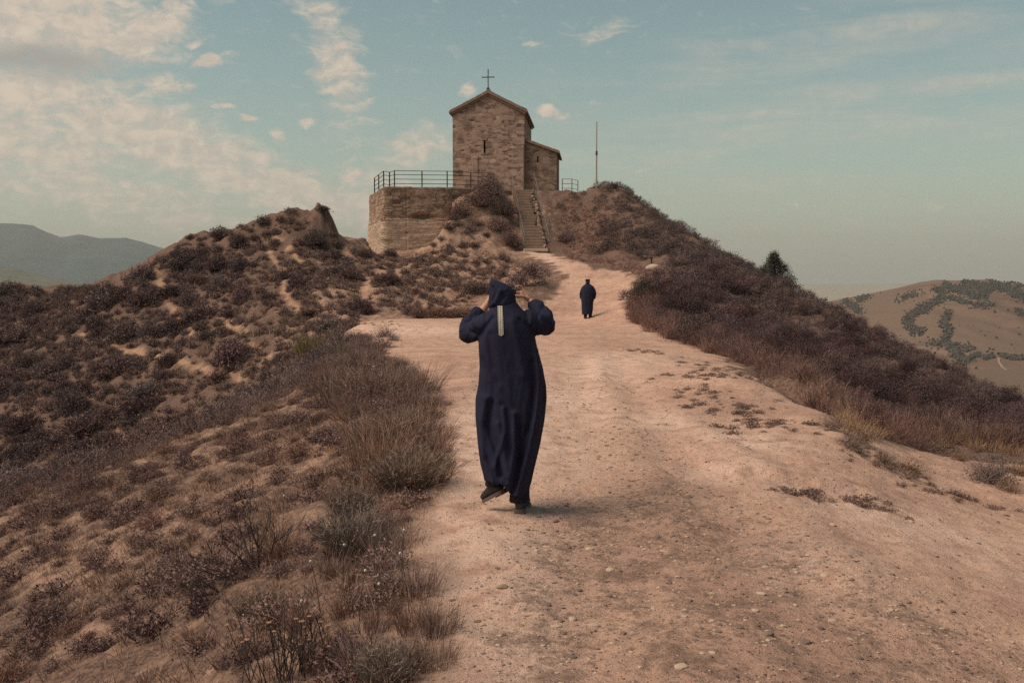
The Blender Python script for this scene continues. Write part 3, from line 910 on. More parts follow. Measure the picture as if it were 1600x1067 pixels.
# ------------------------------------------------------------------ terrace retaining wall
def mat_terrace():
    m, N = newmat('layered_wall')
    tc = N.n('ShaderNodeTexCoord'); o = N.n('ShaderNodeSeparateXYZ'); N.l(tc.outputs['Object'], o.inputs[0])
    uv = tc.outputs['Object']
    band = N.noise(N.mapping(uv, (.5, .5, 6.5)), 1.0, 6, .7)
    blot = N.noise(uv, .9, 5, .65); fine_ = N.noise(uv, 14, 5, .7)
    band2 = N.noise(uv, 2.3, 6, .7)
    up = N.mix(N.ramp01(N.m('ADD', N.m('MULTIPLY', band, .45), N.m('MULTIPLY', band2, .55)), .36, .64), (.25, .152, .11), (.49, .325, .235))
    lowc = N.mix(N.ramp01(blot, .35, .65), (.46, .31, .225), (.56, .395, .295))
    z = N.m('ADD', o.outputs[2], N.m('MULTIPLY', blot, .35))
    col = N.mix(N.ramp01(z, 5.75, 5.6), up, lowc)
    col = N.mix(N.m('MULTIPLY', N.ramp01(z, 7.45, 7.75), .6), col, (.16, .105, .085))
    drip = N.ramp01(N.noise(N.mapping(uv, (3.2, 3.2, .25)), 1.0, 4, .6), .52, .7)
    col = N.mix(N.m('MULTIPLY', N.m('MULTIPLY', drip, N.ramp01(z, 5.6, 7.4)), .65), col, (.13, .085, .07))
    su = N.n('ShaderNodeCombineXYZ'); N.l(N.m('ADD', o.outputs[0], N.m('MULTIPLY', o.outputs[1], .6)), su.inputs[0]); N.l(o.outputs[2], su.inputs[1])
    wq = N.n('ShaderNodeTexNoise'); N.l(su.outputs[0], wq.inputs['Vector']); wq.inputs['Scale'].default_value = 1.6
    wa = N.n('ShaderNodeVectorMath', operation='MULTIPLY_ADD'); N.l(wq.outputs['Color'], wa.inputs[0]); wa.inputs[1].default_value = (.2, .14, 0); N.l(su.outputs[0], wa.inputs[2])
    ve = N.n('ShaderNodeTexVoronoi', voronoi_dimensions='2D', feature='DISTANCE_TO_EDGE'); N.l(N.mapping(wa.outputs[0], (1.7, 3.9, 1)), ve.inputs['Vector']); ve.inputs['Scale'].default_value = 1; ve.inputs['Randomness'].default_value = .7
    vc = N.n('ShaderNodeTexVoronoi', voronoi_dimensions='2D'); N.l(N.mapping(wa.outputs[0], (1.7, 3.9, 1)), vc.inputs['Vector']); vc.inputs['Scale'].default_value = 1; vc.inputs['Randomness'].default_value = .7
    vs = N.n('ShaderNodeSeparateColor'); N.l(vc.outputs['Color'], vs.inputs[0])
    course = N.m('MULTIPLY_ADD', N.ramp01(z, 5.75, 5.5), -.65, 1.0)
    col = N.mix(N.m('MULTIPLY', N.ramp01(vs.outputs[0], .35, .0), N.m('MULTIPLY', course, .75)), col, (.14, .083, .066))
    jn = N.m('MULTIPLY', N.ramp01(ve.outputs['Distance'], .075, .02), N.m('MULTIPLY', course, N.ramp01(blot, .38, .55)))
    col = N.mix(N.m('MULTIPLY', jn, .75), col, (.12, .075, .06))
    crack = N.ramp01(N.m('ABSOLUTE', N.m('SUBTRACT', N.noise(N.mapping(uv, (.5, .5, 2.6)), 1.0, 6, .6), .5)), .012, .0)
    col = N.mix(N.m('MULTIPLY', crack, .8), col, (.07, .045, .04))
    col = N.mix(N.m('MULTIPLY', N.ramp01(fine_, .5, .75), .4), col, (.20, .125, .095))
    N.out(col, .95, N.bump(N.m('SUBTRACT', N.m('ADD', band, N.m('MULTIPLY', fine_, .5)), jn), .8, .05), 0, .08)
    return m


M_TERR = mat_terrace()


def terrace(name, plan, ztop, zbot, thick, batter=.0, seed=0):
    """wall as a displaced sheet along a plan line with a real back and top"""
    plan = np.array(plan, float)
    seg = np.hypot(*np.diff(plan, axis=0).T); L = np.concatenate([[0], np.cumsum(seg)])
    ns = int(L[-1] / .09); nz = 70
    s = np.linspace(0, L[-1], ns)
    # rounded plan corners
    px_ = np.interp(s, L, plan[:, 0]); py_ = np.interp(s, L, plan[:, 1])
    ker = np.ones(9) / 9
    px_[5:-5] = np.convolve(px_, ker, 'same')[5:-5]; py_[5:-5] = np.convolve(py_, ker, 'same')[5:-5]
    tx = np.gradient(px_); ty = np.gradient(py_); ln = np.hypot(tx, ty)
    nx, ny = ty / ln, -tx / ln                 # outward (towards the camera side)
    top = np.interp(s, L, ztop) + fbm(s * .8 + seed, s * 0, 4) * .10
    bot = np.interp(s, L, zbot)
    t = np.linspace(0, 1, nz)
    S, Tt = np.meshgrid(s, t)
    Z = bot + (top - bot) * Tt
    ledge = np.floor(Z * 2.6 + fbm(S * .25, S * 0 + 3, 2) * .6)
    led = perlin(ledge * 7.7 + .37, S * .35 + ledge * 3.1) * .02
    dsp = led + fbm(S * 1.1, Z * 2.4, 5) * .06 - .05 * np.exp(-((np.abs((S + .8) % 2.1 - 1.05) - .0) / .035) ** 2) * (fbm(S * .3, Z * .8, 2) > -.1) + batter * (Z < 5.62 + .12 * fbm(S * .6, S * 0, 3)) - .12 * np.exp(-((Z - top) / .05) ** 2)
    for (cs, cz, a, bz, dd) in ((L[1] + 2.6, 5.72, .6, .14, .35), (L[1] + .9, 6.65, .3, .10, .2)):
        dsp = dsp - dd * np.exp(-((S - cs) / a) ** 2 - ((Z - cz) / bz) ** 2)
    Xf = px_ + nx * dsp; Yf = py_ + ny * dsp
    front = np.stack([Xf, Yf, Z], -1)
    back = np.stack([px_ - nx * thick, py_ - ny * thick, np.broadcast_to(top, px_.shape) - .02], -1)[None]
    backb = back.copy(); backb[..., 2] = bot
    Vv = np.concatenate([front, back, backb, front[:1]], 0)
    i = np.arange(Vv.shape[0] * ns).reshape(Vv.shape[0], ns)
    q = np.stack([i[:-1, :-1], i[:-1, 1:], i[1:, 1:], i[1:, :-1]], -1).reshape(-1, 4)
    tris = []
    for c in (0, ns - 1):
        ids = i[:-1, c]
        cen = ids[-2]
        for a_, b_ in zip(ids[:-1], ids[1:]):
            if cen not in (a_, b_): tris.append((a_, b_, cen) if c == 0 else (b_, a_, cen))
    me = mesh_np(name, Vv.reshape(-1, 3), q, np.array(tris), smooth=False)
    return obj(name, me, M_TERR)


W_PLAN = [(-10.15, 71.2), (-8.30, 64.35), (-4.4, 64.75), (-1.6, 65.9), (.0, 66.6)]
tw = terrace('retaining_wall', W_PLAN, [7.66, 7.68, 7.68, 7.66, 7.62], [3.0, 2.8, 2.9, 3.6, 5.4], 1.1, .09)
tag(tw, 'tall layered retaining wall holding up the chapel terrace left of the stairs', 'retaining wall')
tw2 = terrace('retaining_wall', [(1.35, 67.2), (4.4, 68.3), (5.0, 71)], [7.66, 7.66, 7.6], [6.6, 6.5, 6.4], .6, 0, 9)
tag(tw2, 'low stretch of terrace wall under the annex right of the stairs', 'retaining wall')


def railing(pts, h, name, label, levels, post=.045, rail=.02):
    root = empty(name, pts[0]); tag(root, label, 'railing')
    o0 = Vector(pts[0])
    for p in pts:
        q = Vector(p) - o0
        b = BM(); b.box((q.x, q.y, q.z + h / 2), (post * 1.6, post * 1.6, h)); b.box((q.x, q.y, q.z + .01), (.16, .16, .02))
        b.build('post', M_IRON, root)
    for lv in levels:
        b = BM()
        for a_, c_ in zip(pts[:-1], pts[1:]):
            a2 = Vector(a_) - o0; c2 = Vector(c_) - o0
            d = (c2 - a2).normalized()
            b.tube([a2 + Vector((0, 0, h * lv)) - d * .03, c2 + Vector((0, 0, h * lv)) + d * .03], rail, 6)
        b.build('rail', M_IRON, root)
    return root


def facet(px_):
    A_2, B_2 = np.array(W_PLAN[0]), np.array(W_PLAN[1])
    ts = np.linspace(0, 1, 400); q = A_2[None] + (B_2 - A_2)[None] * ts[:, None]
    return q[np.argmin(np.abs(800 + F * q[:, 0] / q[:, 1] - px_))]


rp = [(*facet(p), 7.62) for p in (583.5, 590, 597.5)]
rp = [(x + .15, y, z) for x, y, z in rp] + [(-8.0, 65.6, 7.63), (-7.58, 64.75, 7.63), (-5.82, 64.93, 7.63), (-4.2, 65.05, 7.63), (-2.7, 65.75, 7.63), (-1.2, 66.35, 7.63)]
railing(rp, 1.10, 'railing', 'long dark iron railing along the edge of the tall terrace wall', (.985, .76, .5, .24))
railing([(3.42, 68.3, 7.6), (4.08, 68.35, 7.6), (4.55, 69.3, 7.6)], .95, 'railing', 'short iron railing beside the annex at the right end of the terrace', (.985, .66, .33), .03, .016)

# ------------------------------------------------------------------ stairs
stairs = empty('stone_staircase', ST_A, math.atan2(-(ST_B.x - ST_A.x), ST_B.y - ST_A.y))
tag(stairs, 'steep worn stone staircase with pipe handrails climbing to the chapel terrace', 'staircase')
Ls = math.hypot(ST_B.x - ST_A.x, ST_B.y - ST_A.y); NS = 21; Hs = ST_B.z - ST_A.z
st_rng = random.Random(3)
for k in range(NS):
    b = BM()
    wl = -.60 + st_rng.uniform(-.03, .02); wr = .60 + st_rng.uniform(-.03, .03)
    if 8 <= k <= 17: wr -= st_rng.uniform(.02, .30)            # broken right hand ends
    b.box(((wl + wr) / 2, (k + .5) * Ls / NS + .02, (k + .5) * Hs / NS - .10), (wr - wl, Ls / NS + .05, Hs / NS + .26), Matrix.Rotation(st_rng.uniform(-.012, .012), 4, 'Y'), .015)
    b.build('step', M_CONC, stairs)
b = BM(); b.box((0, -.12, .02), (1.5, .36, .16), None, .03); b.build('landing_slab', mat_plain('pale_slab', (.52, .38, .29), .9, 0, .2, 3, .02), stairs)
# rough stonework along the right side
b = BM()
for k in range(34):
    t = k / 34
    b.blob((.66 + st_rng.uniform(-.06, .12), t * Ls + .1, t * Hs + st_rng.uniform(-.05, .12)), (st_rng.uniform(.10, .2), st_rng.uniform(.12, .22), st_rng.uniform(.09, .2)), Matrix.Rotation(st_rng.uniform(0, 3), 4, 'Z'), 1)
b.build('side_wall', M_STONE2, stairs)
for side_, x in (('l', -.66), ('r', .86)):
    for t0, t1, lift in ((0.0, .52, 0), (.5, 1.06, .04)):
        top_h = .92 + lift
        b = BM()
        p0 = Vector((x, t0 * Ls, t0 * Hs + top_h)); p1 = Vector((x, t1 * Ls, t1 * Hs + top_h))
        b.tube([p0, p1], .020, 7)
        b.tube([p0 - Vector((0, 0, .45)), p1 - Vector((0, 0, .45))], .014, 6)
        hr = b.build('handrail', M_GALV, stairs)
        for j in range(4):
            t = t0 + (t1 - t0) * j / 3
            pb = BM(); pb.tube([(x, t * Ls, t * Hs - .15), (x, t * Ls, t * Hs + top_h)], .022, 7); pb.build('post', M_GALV, hr)

# ------------------------------------------------------------------ flagpole, small sign, stone
fp = P(932, 270, 67.6); fz = float(samp(GZ, fp[0], fp[1]))
pole = empty('flagpole', (fp[0], fp[1], fz)); tag(pole, 'bare pale flagpole standing on the brow right of the chapel', 'flagpole')
H_ = P(932, 190, 67.6)[2] - fz
b = BM(); b.tube([(0, 0, -.2), (0, 0, H_ * .52)], .050, 9); b.build('lower_tube', M_POLE, pole)
b = BM(); b.tube([(0, 0, H_ * .52), (0, 0, H_ - .05)], [.040, .032], 9); b.tube([(0, 0, H_ - .05), (0, 0, H_)], [.05, .02], 9); b.build('upper_tube', M_POLE, pole)
b = BM(); b.tube([(0, 0, H_ * .50), (0, 0, H_ * .56)], .07, 9); b.build('collar', M_IRON, pole)

sg = hit(1018, 421)[0]
sign = empty('wayside_board', sg, .12); tag(sign, 'small weathered wooden board on a thin post by the hillside thicket', 'sign')
b = BM(); b.box((0, 0, .30), (.06, .06, .66)); b.build('post', M_IRON, sign)
b = BM()
b.box((-.02, 0, .60), (.66, .28, .045), Matrix.Rotation(.05, 4, 'Y')); b.box((-.02, .0, .565), (.5, .05, .03))
b.build('board', mat_plain('grey_wood', (.30, .21, .165), .85, 0, .35, 9), sign)


def boulder(name, loc, r, mat, seed, sub=3, rough=.18):
    b = BM(); b.blob((0, 0, 0), r, None, sub)
    me = b.mesh(name, True)
    co = np.empty(len(me.vertices) * 3); me.vertices.foreach_get('co', co); co = co.reshape(-1, 3)
    n = co / np.linalg.norm(co, axis=1)[:, None]
    co = co * (1 + rough * fbm(n[:, 0] * 1.7 + seed, n[:, 1] * 1.7 + n[:, 2] * 1.3, 4)[:, None])
    me.vertices.foreach_set('co', co.ravel()); me.update()
    o = obj(name, me, mat); o.location = loc
    return o


M_PSTONE = mat_plain('pale_stone', (.50, .38, .30), .9, 0, .25, 4, .02)
st = boulder('boulder', (sg[0] + .06, sg[1] - .35, sg[2] + .04), (.38, .22, .19), M_PSTONE, 2.2)
tag(st, 'pale rounded boulder lying under the little wooden board', 'boulder')

# ------------------------------------------------------------------ vegetation
def cat_geo(gs):
    """join (verts, quads, tris, tint) tuples"""
    V, Q, T_, A = [], [], [], []; o = 0
    for v, q, t, a in gs:
        V.append(v); A.append(a)
        if q is not None and len(q): Q.append(np.asarray(q) + o)
        if t is not None and len(t): T_.append(np.asarray(t) + o)
        o += len(v)
    return np.concatenate(V), (np.concatenate(Q) if Q else None), (np.concatenate(T_) if T_ else None), np.concatenate(A)


def unit(v): return v / np.maximum(np.linalg.norm(v, axis=-1, keepdims=True), 1e-9)


def leaves(c, size, asp=.6, up=.25, tint=None, g=rng):
    """one pointed leaf (a folded quad) at each centre"""
    n = len(c)
    d = unit(g.normal(size=(n, 3)) + np.array([0, 0, up])); s = unit(np.cross(d, g.normal(size=(n, 3))))
    L = (size * g.uniform(.6, 1.4, n))[:, None]; nrm = np.cross(d, s)
    v = np.stack([c - d * L * .5, c + s * L * asp * .5 + nrm * L * .1, c + d * L * .5, c - s * L * asp * .5 + nrm * L * .1], 1).reshape(-1, 3)
    q = np.arange(n * 4).reshape(n, 4)
    t = g.uniform(0, 1, n) if tint is None else tint
    return v, q, None, np.repeat(t, 4)


def blades(base, d, L, wd, bend=.4, segs=3, tint=None, g=rng, tip=.15):
    n = len(base)
    d = unit(d); L = np.broadcast_to(L, (n,))[:, None]; wd = np.broadcast_to(wd, (n,))[:, None]
    out = unit(d * np.array([1, 1, 0]) + g.normal(size=(n, 3)) * .25)
    side = unit(np.cross(d, g.normal(size=(n, 3))))
    b = (bend * g.uniform(.2, 1.3, n))[:, None]
    rows = []
    for k in range(segs + 1):
        t = k / segs
        c = base + d * L * t + (out * .8 + np.array([0, 0, -.45])) * b * L * t * t
        ww = wd * (1 - (1 - tip) * t ** 1.3) * .5
        rows += [c - side * ww, c + side * ww]
    v = np.stack(rows, 1)
    m = v.shape[1]
    loc = np.array([[2 * k, 2 * k + 1, 2 * k + 3, 2 * k + 2] for k in range(segs)])
    q = (np.arange(n)[:, None, None] * m + loc[None]).reshape(-1, 4)
    t = g.uniform(0, 1, n) if tint is None else tint
    return v.reshape(-1, 3), q, None, np.repeat(t, m)


def dome(n, w_, h, g=rng, shell=.55):
    """points in a lumpy dome of width 2w and height h, thicker near the surface"""
    u = unit(g.normal(size=(n, 3))); u[:, 2] = np.abs(u[:, 2])
    lump = 1 + .38 * fbm(u[:, 0] * 2.1 + g.uniform(0, 90), u[:, 1] * 2.1 + u[:, 2] * 1.7, 3)
    r = (shell + (1 - shell) * g.uniform(0, 1, n) ** .6) * lump
    return u * r[:, None] * np.array([w_, w_, h])


def leafy_bush(n, w_, h, leaf, g=rng, clumps=26, spread=.16, twigs=60, sprays=24):
    cc = dome(clumps, w_, h, g); ct = np.clip(g.normal(.5, .25, clumps), 0, 1)
    k = g.integers(0, clumps, n)
    c = cc[k] + g.normal(size=(n, 3)) * spread * w_ * np.array([1, 1, .8])
    c[:, 2] = np.abs(c[:, 2])
    gs = [leaves(c, leaf, .65, .3, np.clip(ct[k] + g.normal(0, .16, n), 0, 1), g)]
    b0 = g.normal(size=(twigs, 3)) * np.array([.12, .12, 0]) * w_
    gs.append(blades(b0, dome(twigs, w_, h, g) - b0 + np.array([0, 0, .05]), np.linalg.norm(dome(twigs, w_, h, g), axis=1) * 1.05, .012, .1, 2, np.zeros(twigs), g))
    # ragged sprays poking out of the outline
    top = cc[g.integers(0, clumps, sprays)]
    for p in top:
        L = g.uniform(.12, .3) * h; d = unit(p[None] * np.array([.6, .6, .5]) + g.normal(size=(1, 3)) * .25 + np.array([0, 0, .3]))[0]
        m_ = 9
        q = p + d[None] * np.linspace(0, L * 1.3, m_)[:, None] + g.normal(size=(m_, 3)) * .02
        gs.append(leaves(q, leaf * .85, .6, .3, None, g))
    return cat_geo(gs)


def twiggy_bush(n, w_, h, g=rng, wd=.012, leafn=300, leaf=.03):
    b0 = g.normal(size=(n, 3)) * np.array([.28, .28, 0]) * w_
    tgt = dome(n, w_, h, g, .7)
    d = tgt - b0 + np.array([0, 0, .12 * h])
    gs = [blades(b0, d, np.linalg.norm(d, axis=1), wd, .15, 3, np.clip(g.normal(.4, .25, n), 0, 1), g)]
    gs.append(leaves(dome(leafn, w_, h, g, .35), leaf, .45, .5, np.clip(g.normal(.5, .3, leafn), 0, 1), g))
    return cat_geo(gs)


def tuft(n, h, spread, lean, wd, g=rng, bend=.35, segs=3):
    a = g.uniform(0, 2 * np.pi, n); r = spread * np.sqrt(g.uniform(0, 1, n))
    b0 = np.stack([np.cos(a) * r, np.sin(a) * r, np.zeros(n) - .02], -1)
    a2 = a + g.normal(0, .7, n); ln = lean * g.uniform(0, 1, n)
    d = np.stack([np.cos(a2) * ln, np.sin(a2) * ln, np.ones(n)], -1)
    return blades(b0, d, h * g.uniform(.45, 1.1, n), wd, bend, segs, None, g)


def sage(n, w_, h, g=rng, wd=.006):
    """upright grey stems set with short narrow leaves"""
    a = g.uniform(0, 2 * np.pi, n); r = np.sqrt(g.uniform(0, 1, n))
    b0 = np.stack([np.cos(a) * r * w_ * .45, np.sin(a) * r * w_ * .45, np.zeros(n)], -1)
    d = np.stack([np.cos(a) * r * .75, np.sin(a) * r * .75, np.ones(n)], -1) + g.normal(size=(n, 3)) * .12
    L = h * g.uniform(.6, 1.08, n) * (1 - .25 * r)
    gs = [blades(b0, d, L, wd, .15, 3, np.clip(.35 + g.normal(0, .2, n), 0, 1), g)]
    m_ = 7
    t = g.uniform(.3, 1.0, (n, m_))
    c = (b0[:, None] + unit(d)[:, None] * (L[:, None] * t)[..., None]).reshape(-1, 3)
    dd = np.repeat(unit(d), m_, 0) + g.normal(size=(n * m_, 3)) * .45
    gs.append(blades(c, dd, .045 * g.uniform(.6, 1.3, n * m_), wd * .9, .2, 1, np.clip(np.repeat(.45 + .2 * g.normal(size=n), m_) + t.ravel() * .3, 0, 1), g))
    return cat_geo(gs)


def geo_mesh(name, geo):
    v, q, t, a = geo
    return mesh_np(name, v, q, t, attrs={'tint': a})


def scatter_mesh(name, geos, pts, scl, rot, mat, zs=None):
    """many copies of a few plants baked into one mesh (only for growth nobody could count)"""
    out = []
    k = rng.integers(0, len(geos), len(pts))
    for gi, (v, q, t, a) in enumerate(geos):
        s = np.where(k == gi)[0]
        if not len(s): continue
        c, sn = np.cos(rot[s]), np.sin(rot[s])
        M = v.shape[0]
        z = (scl[s] if zs is None else zs[s])
        X = (v[None, :, 0] * c[:, None] - v[None, :, 1] * sn[:, None]) * scl[s][:, None] + pts[s, 0][:, None]
        Y = (v[None, :, 0] * sn[:, None] + v[None, :, 1] * c[:, None]) * scl[s][:, None] + pts[s, 1][:, None]
        Z = v[None, :, 2] * z[:, None] + pts[s, 2][:, None]
        q2 = (np.arange(len(s))[:, None, None] * M + q[None]).reshape(-1, 4)
        tv = np.clip(a[None] + rng.normal(0, .12, (len(s), 1)), 0, 1)
        out.append((np.stack([X, Y, Z], -1).reshape(-1, 3), q2, None, tv.ravel()))
    return obj(name, geo_mesh(name, cat_geo(out)), mat)


def sample_poly(poly, n, mind=0.0, pts0=None):
    lo = poly.min(0); hi = poly.max(0)
    got = [] if pts0 is None else list(pts0); base_n = len(got)
    grid = {}
    tries = 0
    while len(got) - base_n < n and tries < 60:
        c = rng.uniform(lo, hi, (4000, 2))
        c = c[inpoly(c[:, 0], c[:, 1], poly)]
        for p in c:
            if mind > 0:
                kx, ky = int(p[0] // mind), int(p[1] // mind); ok = True
                for i in (-1, 0, 1):
                    for j in (-1, 0, 1):
                        for q in grid.get((kx + i, ky + j), ()):
                            if (q[0] - p[0]) ** 2 + (q[1] - p[1]) ** 2 < mind * mind: ok = False
                if not ok: continue
                grid.setdefault((kx, ky), []).append(p)
            got.append(p)
            if len(got) - base_n >= n: break
        tries += 1
    return np.array(got)


def on_ground(p, sink=.03):
    return np.column_stack([p, samp(GZ, p[:, 0], p[:, 1]) - sink])


def proj(p):
    """photo pixel of world points (only used to know which plants show)"""
    x, y, z = p[:, 0], p[:, 1], p[:, 2] - CAMZ
    yc = y * CP + z * SP; zc = -y * SP + z * CP
    return 800 + F * x / yc, 533.5 - F * zc / yc


def individuals(name, meshes, pts, scl, label, cat, group, squash=None, lo=.9, hi=1.15, zl=.85, zh=1.2):
    first = {}
    for i, p in enumerate(pts):
        k = int(rng.integers(0, len(meshes)))
        if k not in first:
            o = bpy.data.objects.new(name, meshes[k]); first[k] = o
            tag(o, label, cat, group)
        else:
            o = first[k].copy()
        COL.objects.link(o)
        o.location = p; o.rotation_euler = (rng.uniform(-.1, .1), rng.uniform(-.1, .1), rng.uniform(0, 6.28))
        s = scl[i]; o.scale = (s * rng.uniform(lo, hi), s * rng.uniform(lo, hi), s * (rng.uniform(zl, zh) if squash is None else squash))


M_RED = mat_leaf('russet_leaves', (.056, .035, .040), (.165, .093, .084), .9)
M_SCRUB = mat_leaf('dry_scrub', (.090, .057, .059), (.25, .156, .137), .6)
M_SCRUBL = mat_leaf('straw_scrub', (.16, .097, .068), (.38, .24, .165), .35)
M_STRAW = mat_leaf('straw', (.19, .115, .075), (.40, .26, .172), .3)
M_BROWN = mat_leaf('brown_stems', (.138, .082, .070), (.36, .215, .168), .3)
M_SAGE = mat_leaf('sage_leaves', (.115, .080, .068), (.29, .21, .168), .25)
M_OLIVE = mat_leaf('olive_grass', (.105, .078, .036), (.29, .215, .105), .25)
M_GREEN = mat_leaf('dark_green_leaves', (.030, .031, .026), (.095, .088, .062), .3)
M_TWIG = mat_plain('dark_twigs', (.060, .040, .036), .85, 0, .4, 20)

# --- thicket on the right hand slope
crest = [(900, 300), (960, 290), (1020, 330), (1080, 370), (1140, 407), (1200, 443), (1260, 470), (1320, 496), (1380, 528), (1440, 558), (1500, 585), (1600, 638), (1700, 690)]
cr_w = np.array([np.array(ctrl[[i for i, c in enumerate(ctrl) if abs(c[1] - Y) < 1e-6 and abs(c[0] - P(px, py, Y)[0]) < 1e-6][0]][:2]) if False else np.array(P(px, py, Y)[:2]) for (px, py), Y in
                 zip(crest, [67, 67, 64, 60, 56, 50, 44, 39, 35, 32, 29.5, 26, 24.2])])
cr_out = cr_w * (1 + 3.0 / cr_w[:, 1])[:, None] + np.array([.6, 0])
basepx = [(1700, 712), (1600, 694), (1500, 684), (1420, 674), (1350, 662), (1305, 650), (1275, 600), (1230, 578), (1160, 560), (1090, 538), (1020, 508), (992, 480), (1000, 440), (1045, 428), (1000, 412), (930, 398), (880, 372), (872, 312)]
RPOLY = np.concatenate([cr_out, hitpoly(basepx)])
red = [leafy_bush(2600, .62, .70 + .06 * i, .042, np.random.default_rng(100 + i), 26 + 4 * i, .15 + .012 * i, 90, 40) for i in range(5)]
red += [twiggy_bush(520, .60, .80, np.random.default_rng(110 + i), .014, 900, .04) for i in range(2)]
red_me = [geo_mesh('thicket_bush', g_) for g_ in red]
for m_ in red_me: m_.materials.append(M_RED)
pts = sample_poly(RPOLY, 2600, .50)
pts = on_ground(pts, .06)
# thin out the grassy strip by the stairs and near the board
nearp = hit([905, 1018, 940], [395, 415, 420])
keep = np.ones(len(pts), bool)
for q, r_ in zip(nearp, (1.6, 1.5, 1.8)): keep &= np.hypot(pts[:, 0] - q[0], (pts[:, 1] - q[1]) * .5) > r_
grassy = np.clip(1 - (pts[:, 0] - np.interp(pts[:, 1], [42, 60, 68], [6.0, 4.4, 4.0])) / 3.4, 0, 1) * (pts[:, 1] > 44)
keep &= rng.uniform(0, 1, len(pts)) > grassy * .93
jq = np.array(P(1209, 458, 45.5))
keep &= np.hypot(pts[:, 0] - jq[0], pts[:, 1] - jq[1]) > 1.1
keep &= fbm(pts[:, 0] * .5 + 8, pts[:, 1] * .35, 3) > -.42
pts = pts[keep]
sc_ = np.clip(rng.lognormal(-.30, .27, len(pts)), .40, 1.15)
sc_ = sc_ * np.interp(segdist(pts[:, 0], pts[:, 1], cr_w), [0, 2.5, 6], [.62, .72, 1.0]) * np.interp(pts[:, 1], [14, 24, 45, 66], [.62, .82, 1.02, 1.0])
pu, pv = proj(pts)
vis = (pu > -20) & (pu < 1640)
size = np.where(vis, sc_ / pts[:, 1], 0) + (rng.uniform(0, .004, len(pts)))
order = np.argsort(-size)
pick_ = order[:290]; rest = order[290:]
individuals('thicket_bush', red_me, pts[pick_], sc_[pick_], 'low reddish brown bush in the dense thicket covering the right hand slope', 'bush', 'bushes of the dense thicket on the right slope', None, .8, 1.35, .65, 1.15)
so_ = scatter_mesh('shrubbery', [leafy_bush(900, .62, .72 + .08 * i, .066, np.random.default_rng(140 + i), 22, .18, 20, 14) for i in range(4)], pts[rest], sc_[rest], rng.uniform(0, 6.28, len(rest)), M_RED)
tag(so_, 'dense reddish brown thicket farther up the right hand slope', 'shrubbery', None, 'stuff')

# --- bushes dotted over the far left slope
LPX = [(-140, 465), (0, 456), (100, 455), (180, 449), (250, 405), (305, 370), (350, 371), (410, 349), (450, 347), (500, 362), (530, 381), (575, 381), (600, 402), (660, 402), (760, 402), (800, 404), (790, 440), (700, 484), (560, 488),
       (515, 535), (460, 570), (400, 610), (300, 650), (160, 702), (0, 745), (-140, 765)]
LPOLY = hitpoly(LPX)
scr = [twiggy_bush(420, .55, .62, np.random.default_rng(200 + i), .022, 900, .07) for i in range(4)]
scr_me = [geo_mesh('scrub_bush', g_) for g_ in scr]
for m_ in scr_me: m_.materials.append(M_SCRUB)
_far = hitpoly([(560, 488), (515, 535), (460, 570), (400, 610), (300, 650), (160, 702), (0, 745), (-140, 765)])
_near = np.array([P(px_, py_, Y_)[:2] for px_, py_, Y_ in ((-200, 800, 22), (0, 770, 19.5), (150, 730, 18.8), (280, 690, 19.3), (380, 640, 20.5), (450, 600, 23), (510, 545, 28), (545, 515, 35))])
GULLY = np.concatenate([_far, _near * (1 + 1.2 / _near[:, 1])[:, None]])
pl_ = np.concatenate([sample_poly(LPOLY, 1500, .62), sample_poly(GULLY, 420, .62)])
pl_ = on_ground(pl_, .05)
dn = fbm(pl_[:, 0] * .35, pl_[:, 1] * .35, 3) * 1.1 + np.interp(pl_[:, 0], [-22, -12, -6, -1], [.55, .10, -.22, -.28])
tr_ = samp(TR, pl_[:, 0], pl_[:, 1])
kp = (dn > rng.uniform(-.25, .55, len(pl_))) & (tr_ < .25)
bush_p = pl_[kp]
sb = np.clip(rng.lognormal(-.28, .36, len(bush_p)), .3, 1.5) * np.interp(bush_p[:, 0], [-20, -8, 0], [1.05, .95, .75])
sz = sb / bush_p[:, 1]; order = np.argsort(-sz)
pick_ = order[:290]; rest = order[290:]
individuals('scrub_bush', scr_me, bush_p[pick_], sb[pick_], 'dark dry bush dotted among others over the far side of the left hand gully', 'bush', 'dark bushes over the far left slope', None, .65, 1.5, .5, 1.25)
if len(rest):
    o = scatter_mesh('undergrowth', [twiggy_bush(150, .5, .5, np.random.default_rng(230 + i), .03, 260, .09) for i in range(3)], bush_p[rest], sb[rest], rng.uniform(0, 6.28, len(rest)), M_SCRUB)
    tag(o, 'smaller dark scrub between the bushes on the far left slope', 'undergrowth', None, 'stuff')
# straw coloured tussocks and small scrub between them
pq = on_ground(np.concatenate([sample_poly(LPOLY, 3800), sample_poly(GULLY, 1300)]), .02)
pq = pq[samp(TR, pq[:, 0], pq[:, 1]) < .3]
small = [twiggy_bush(46, .30, .30, np.random.default_rng(250 + i), .028, 60, .06) for i in range(3)]
h1 = rng.uniform(0, 1, len(pq)) < .55
for sel, mat_, nm, lb in ((h1, M_SCRUBL, 'dry_grass', 'short straw coloured grass between the bushes of the far left slope'), (~h1, M_SCRUB, 'undergrowth', 'low dark heath between the bushes of the far left slope')):
    p_ = pq[sel]
    tag(scatter_mesh(nm, small, p_, rng.uniform(.45, 1.2, len(p_)), rng.uniform(0, 6.28, len(p_)), mat_), lb, nm.replace('_', ' '), None, 'stuff')

G_ = np.random.default_rng
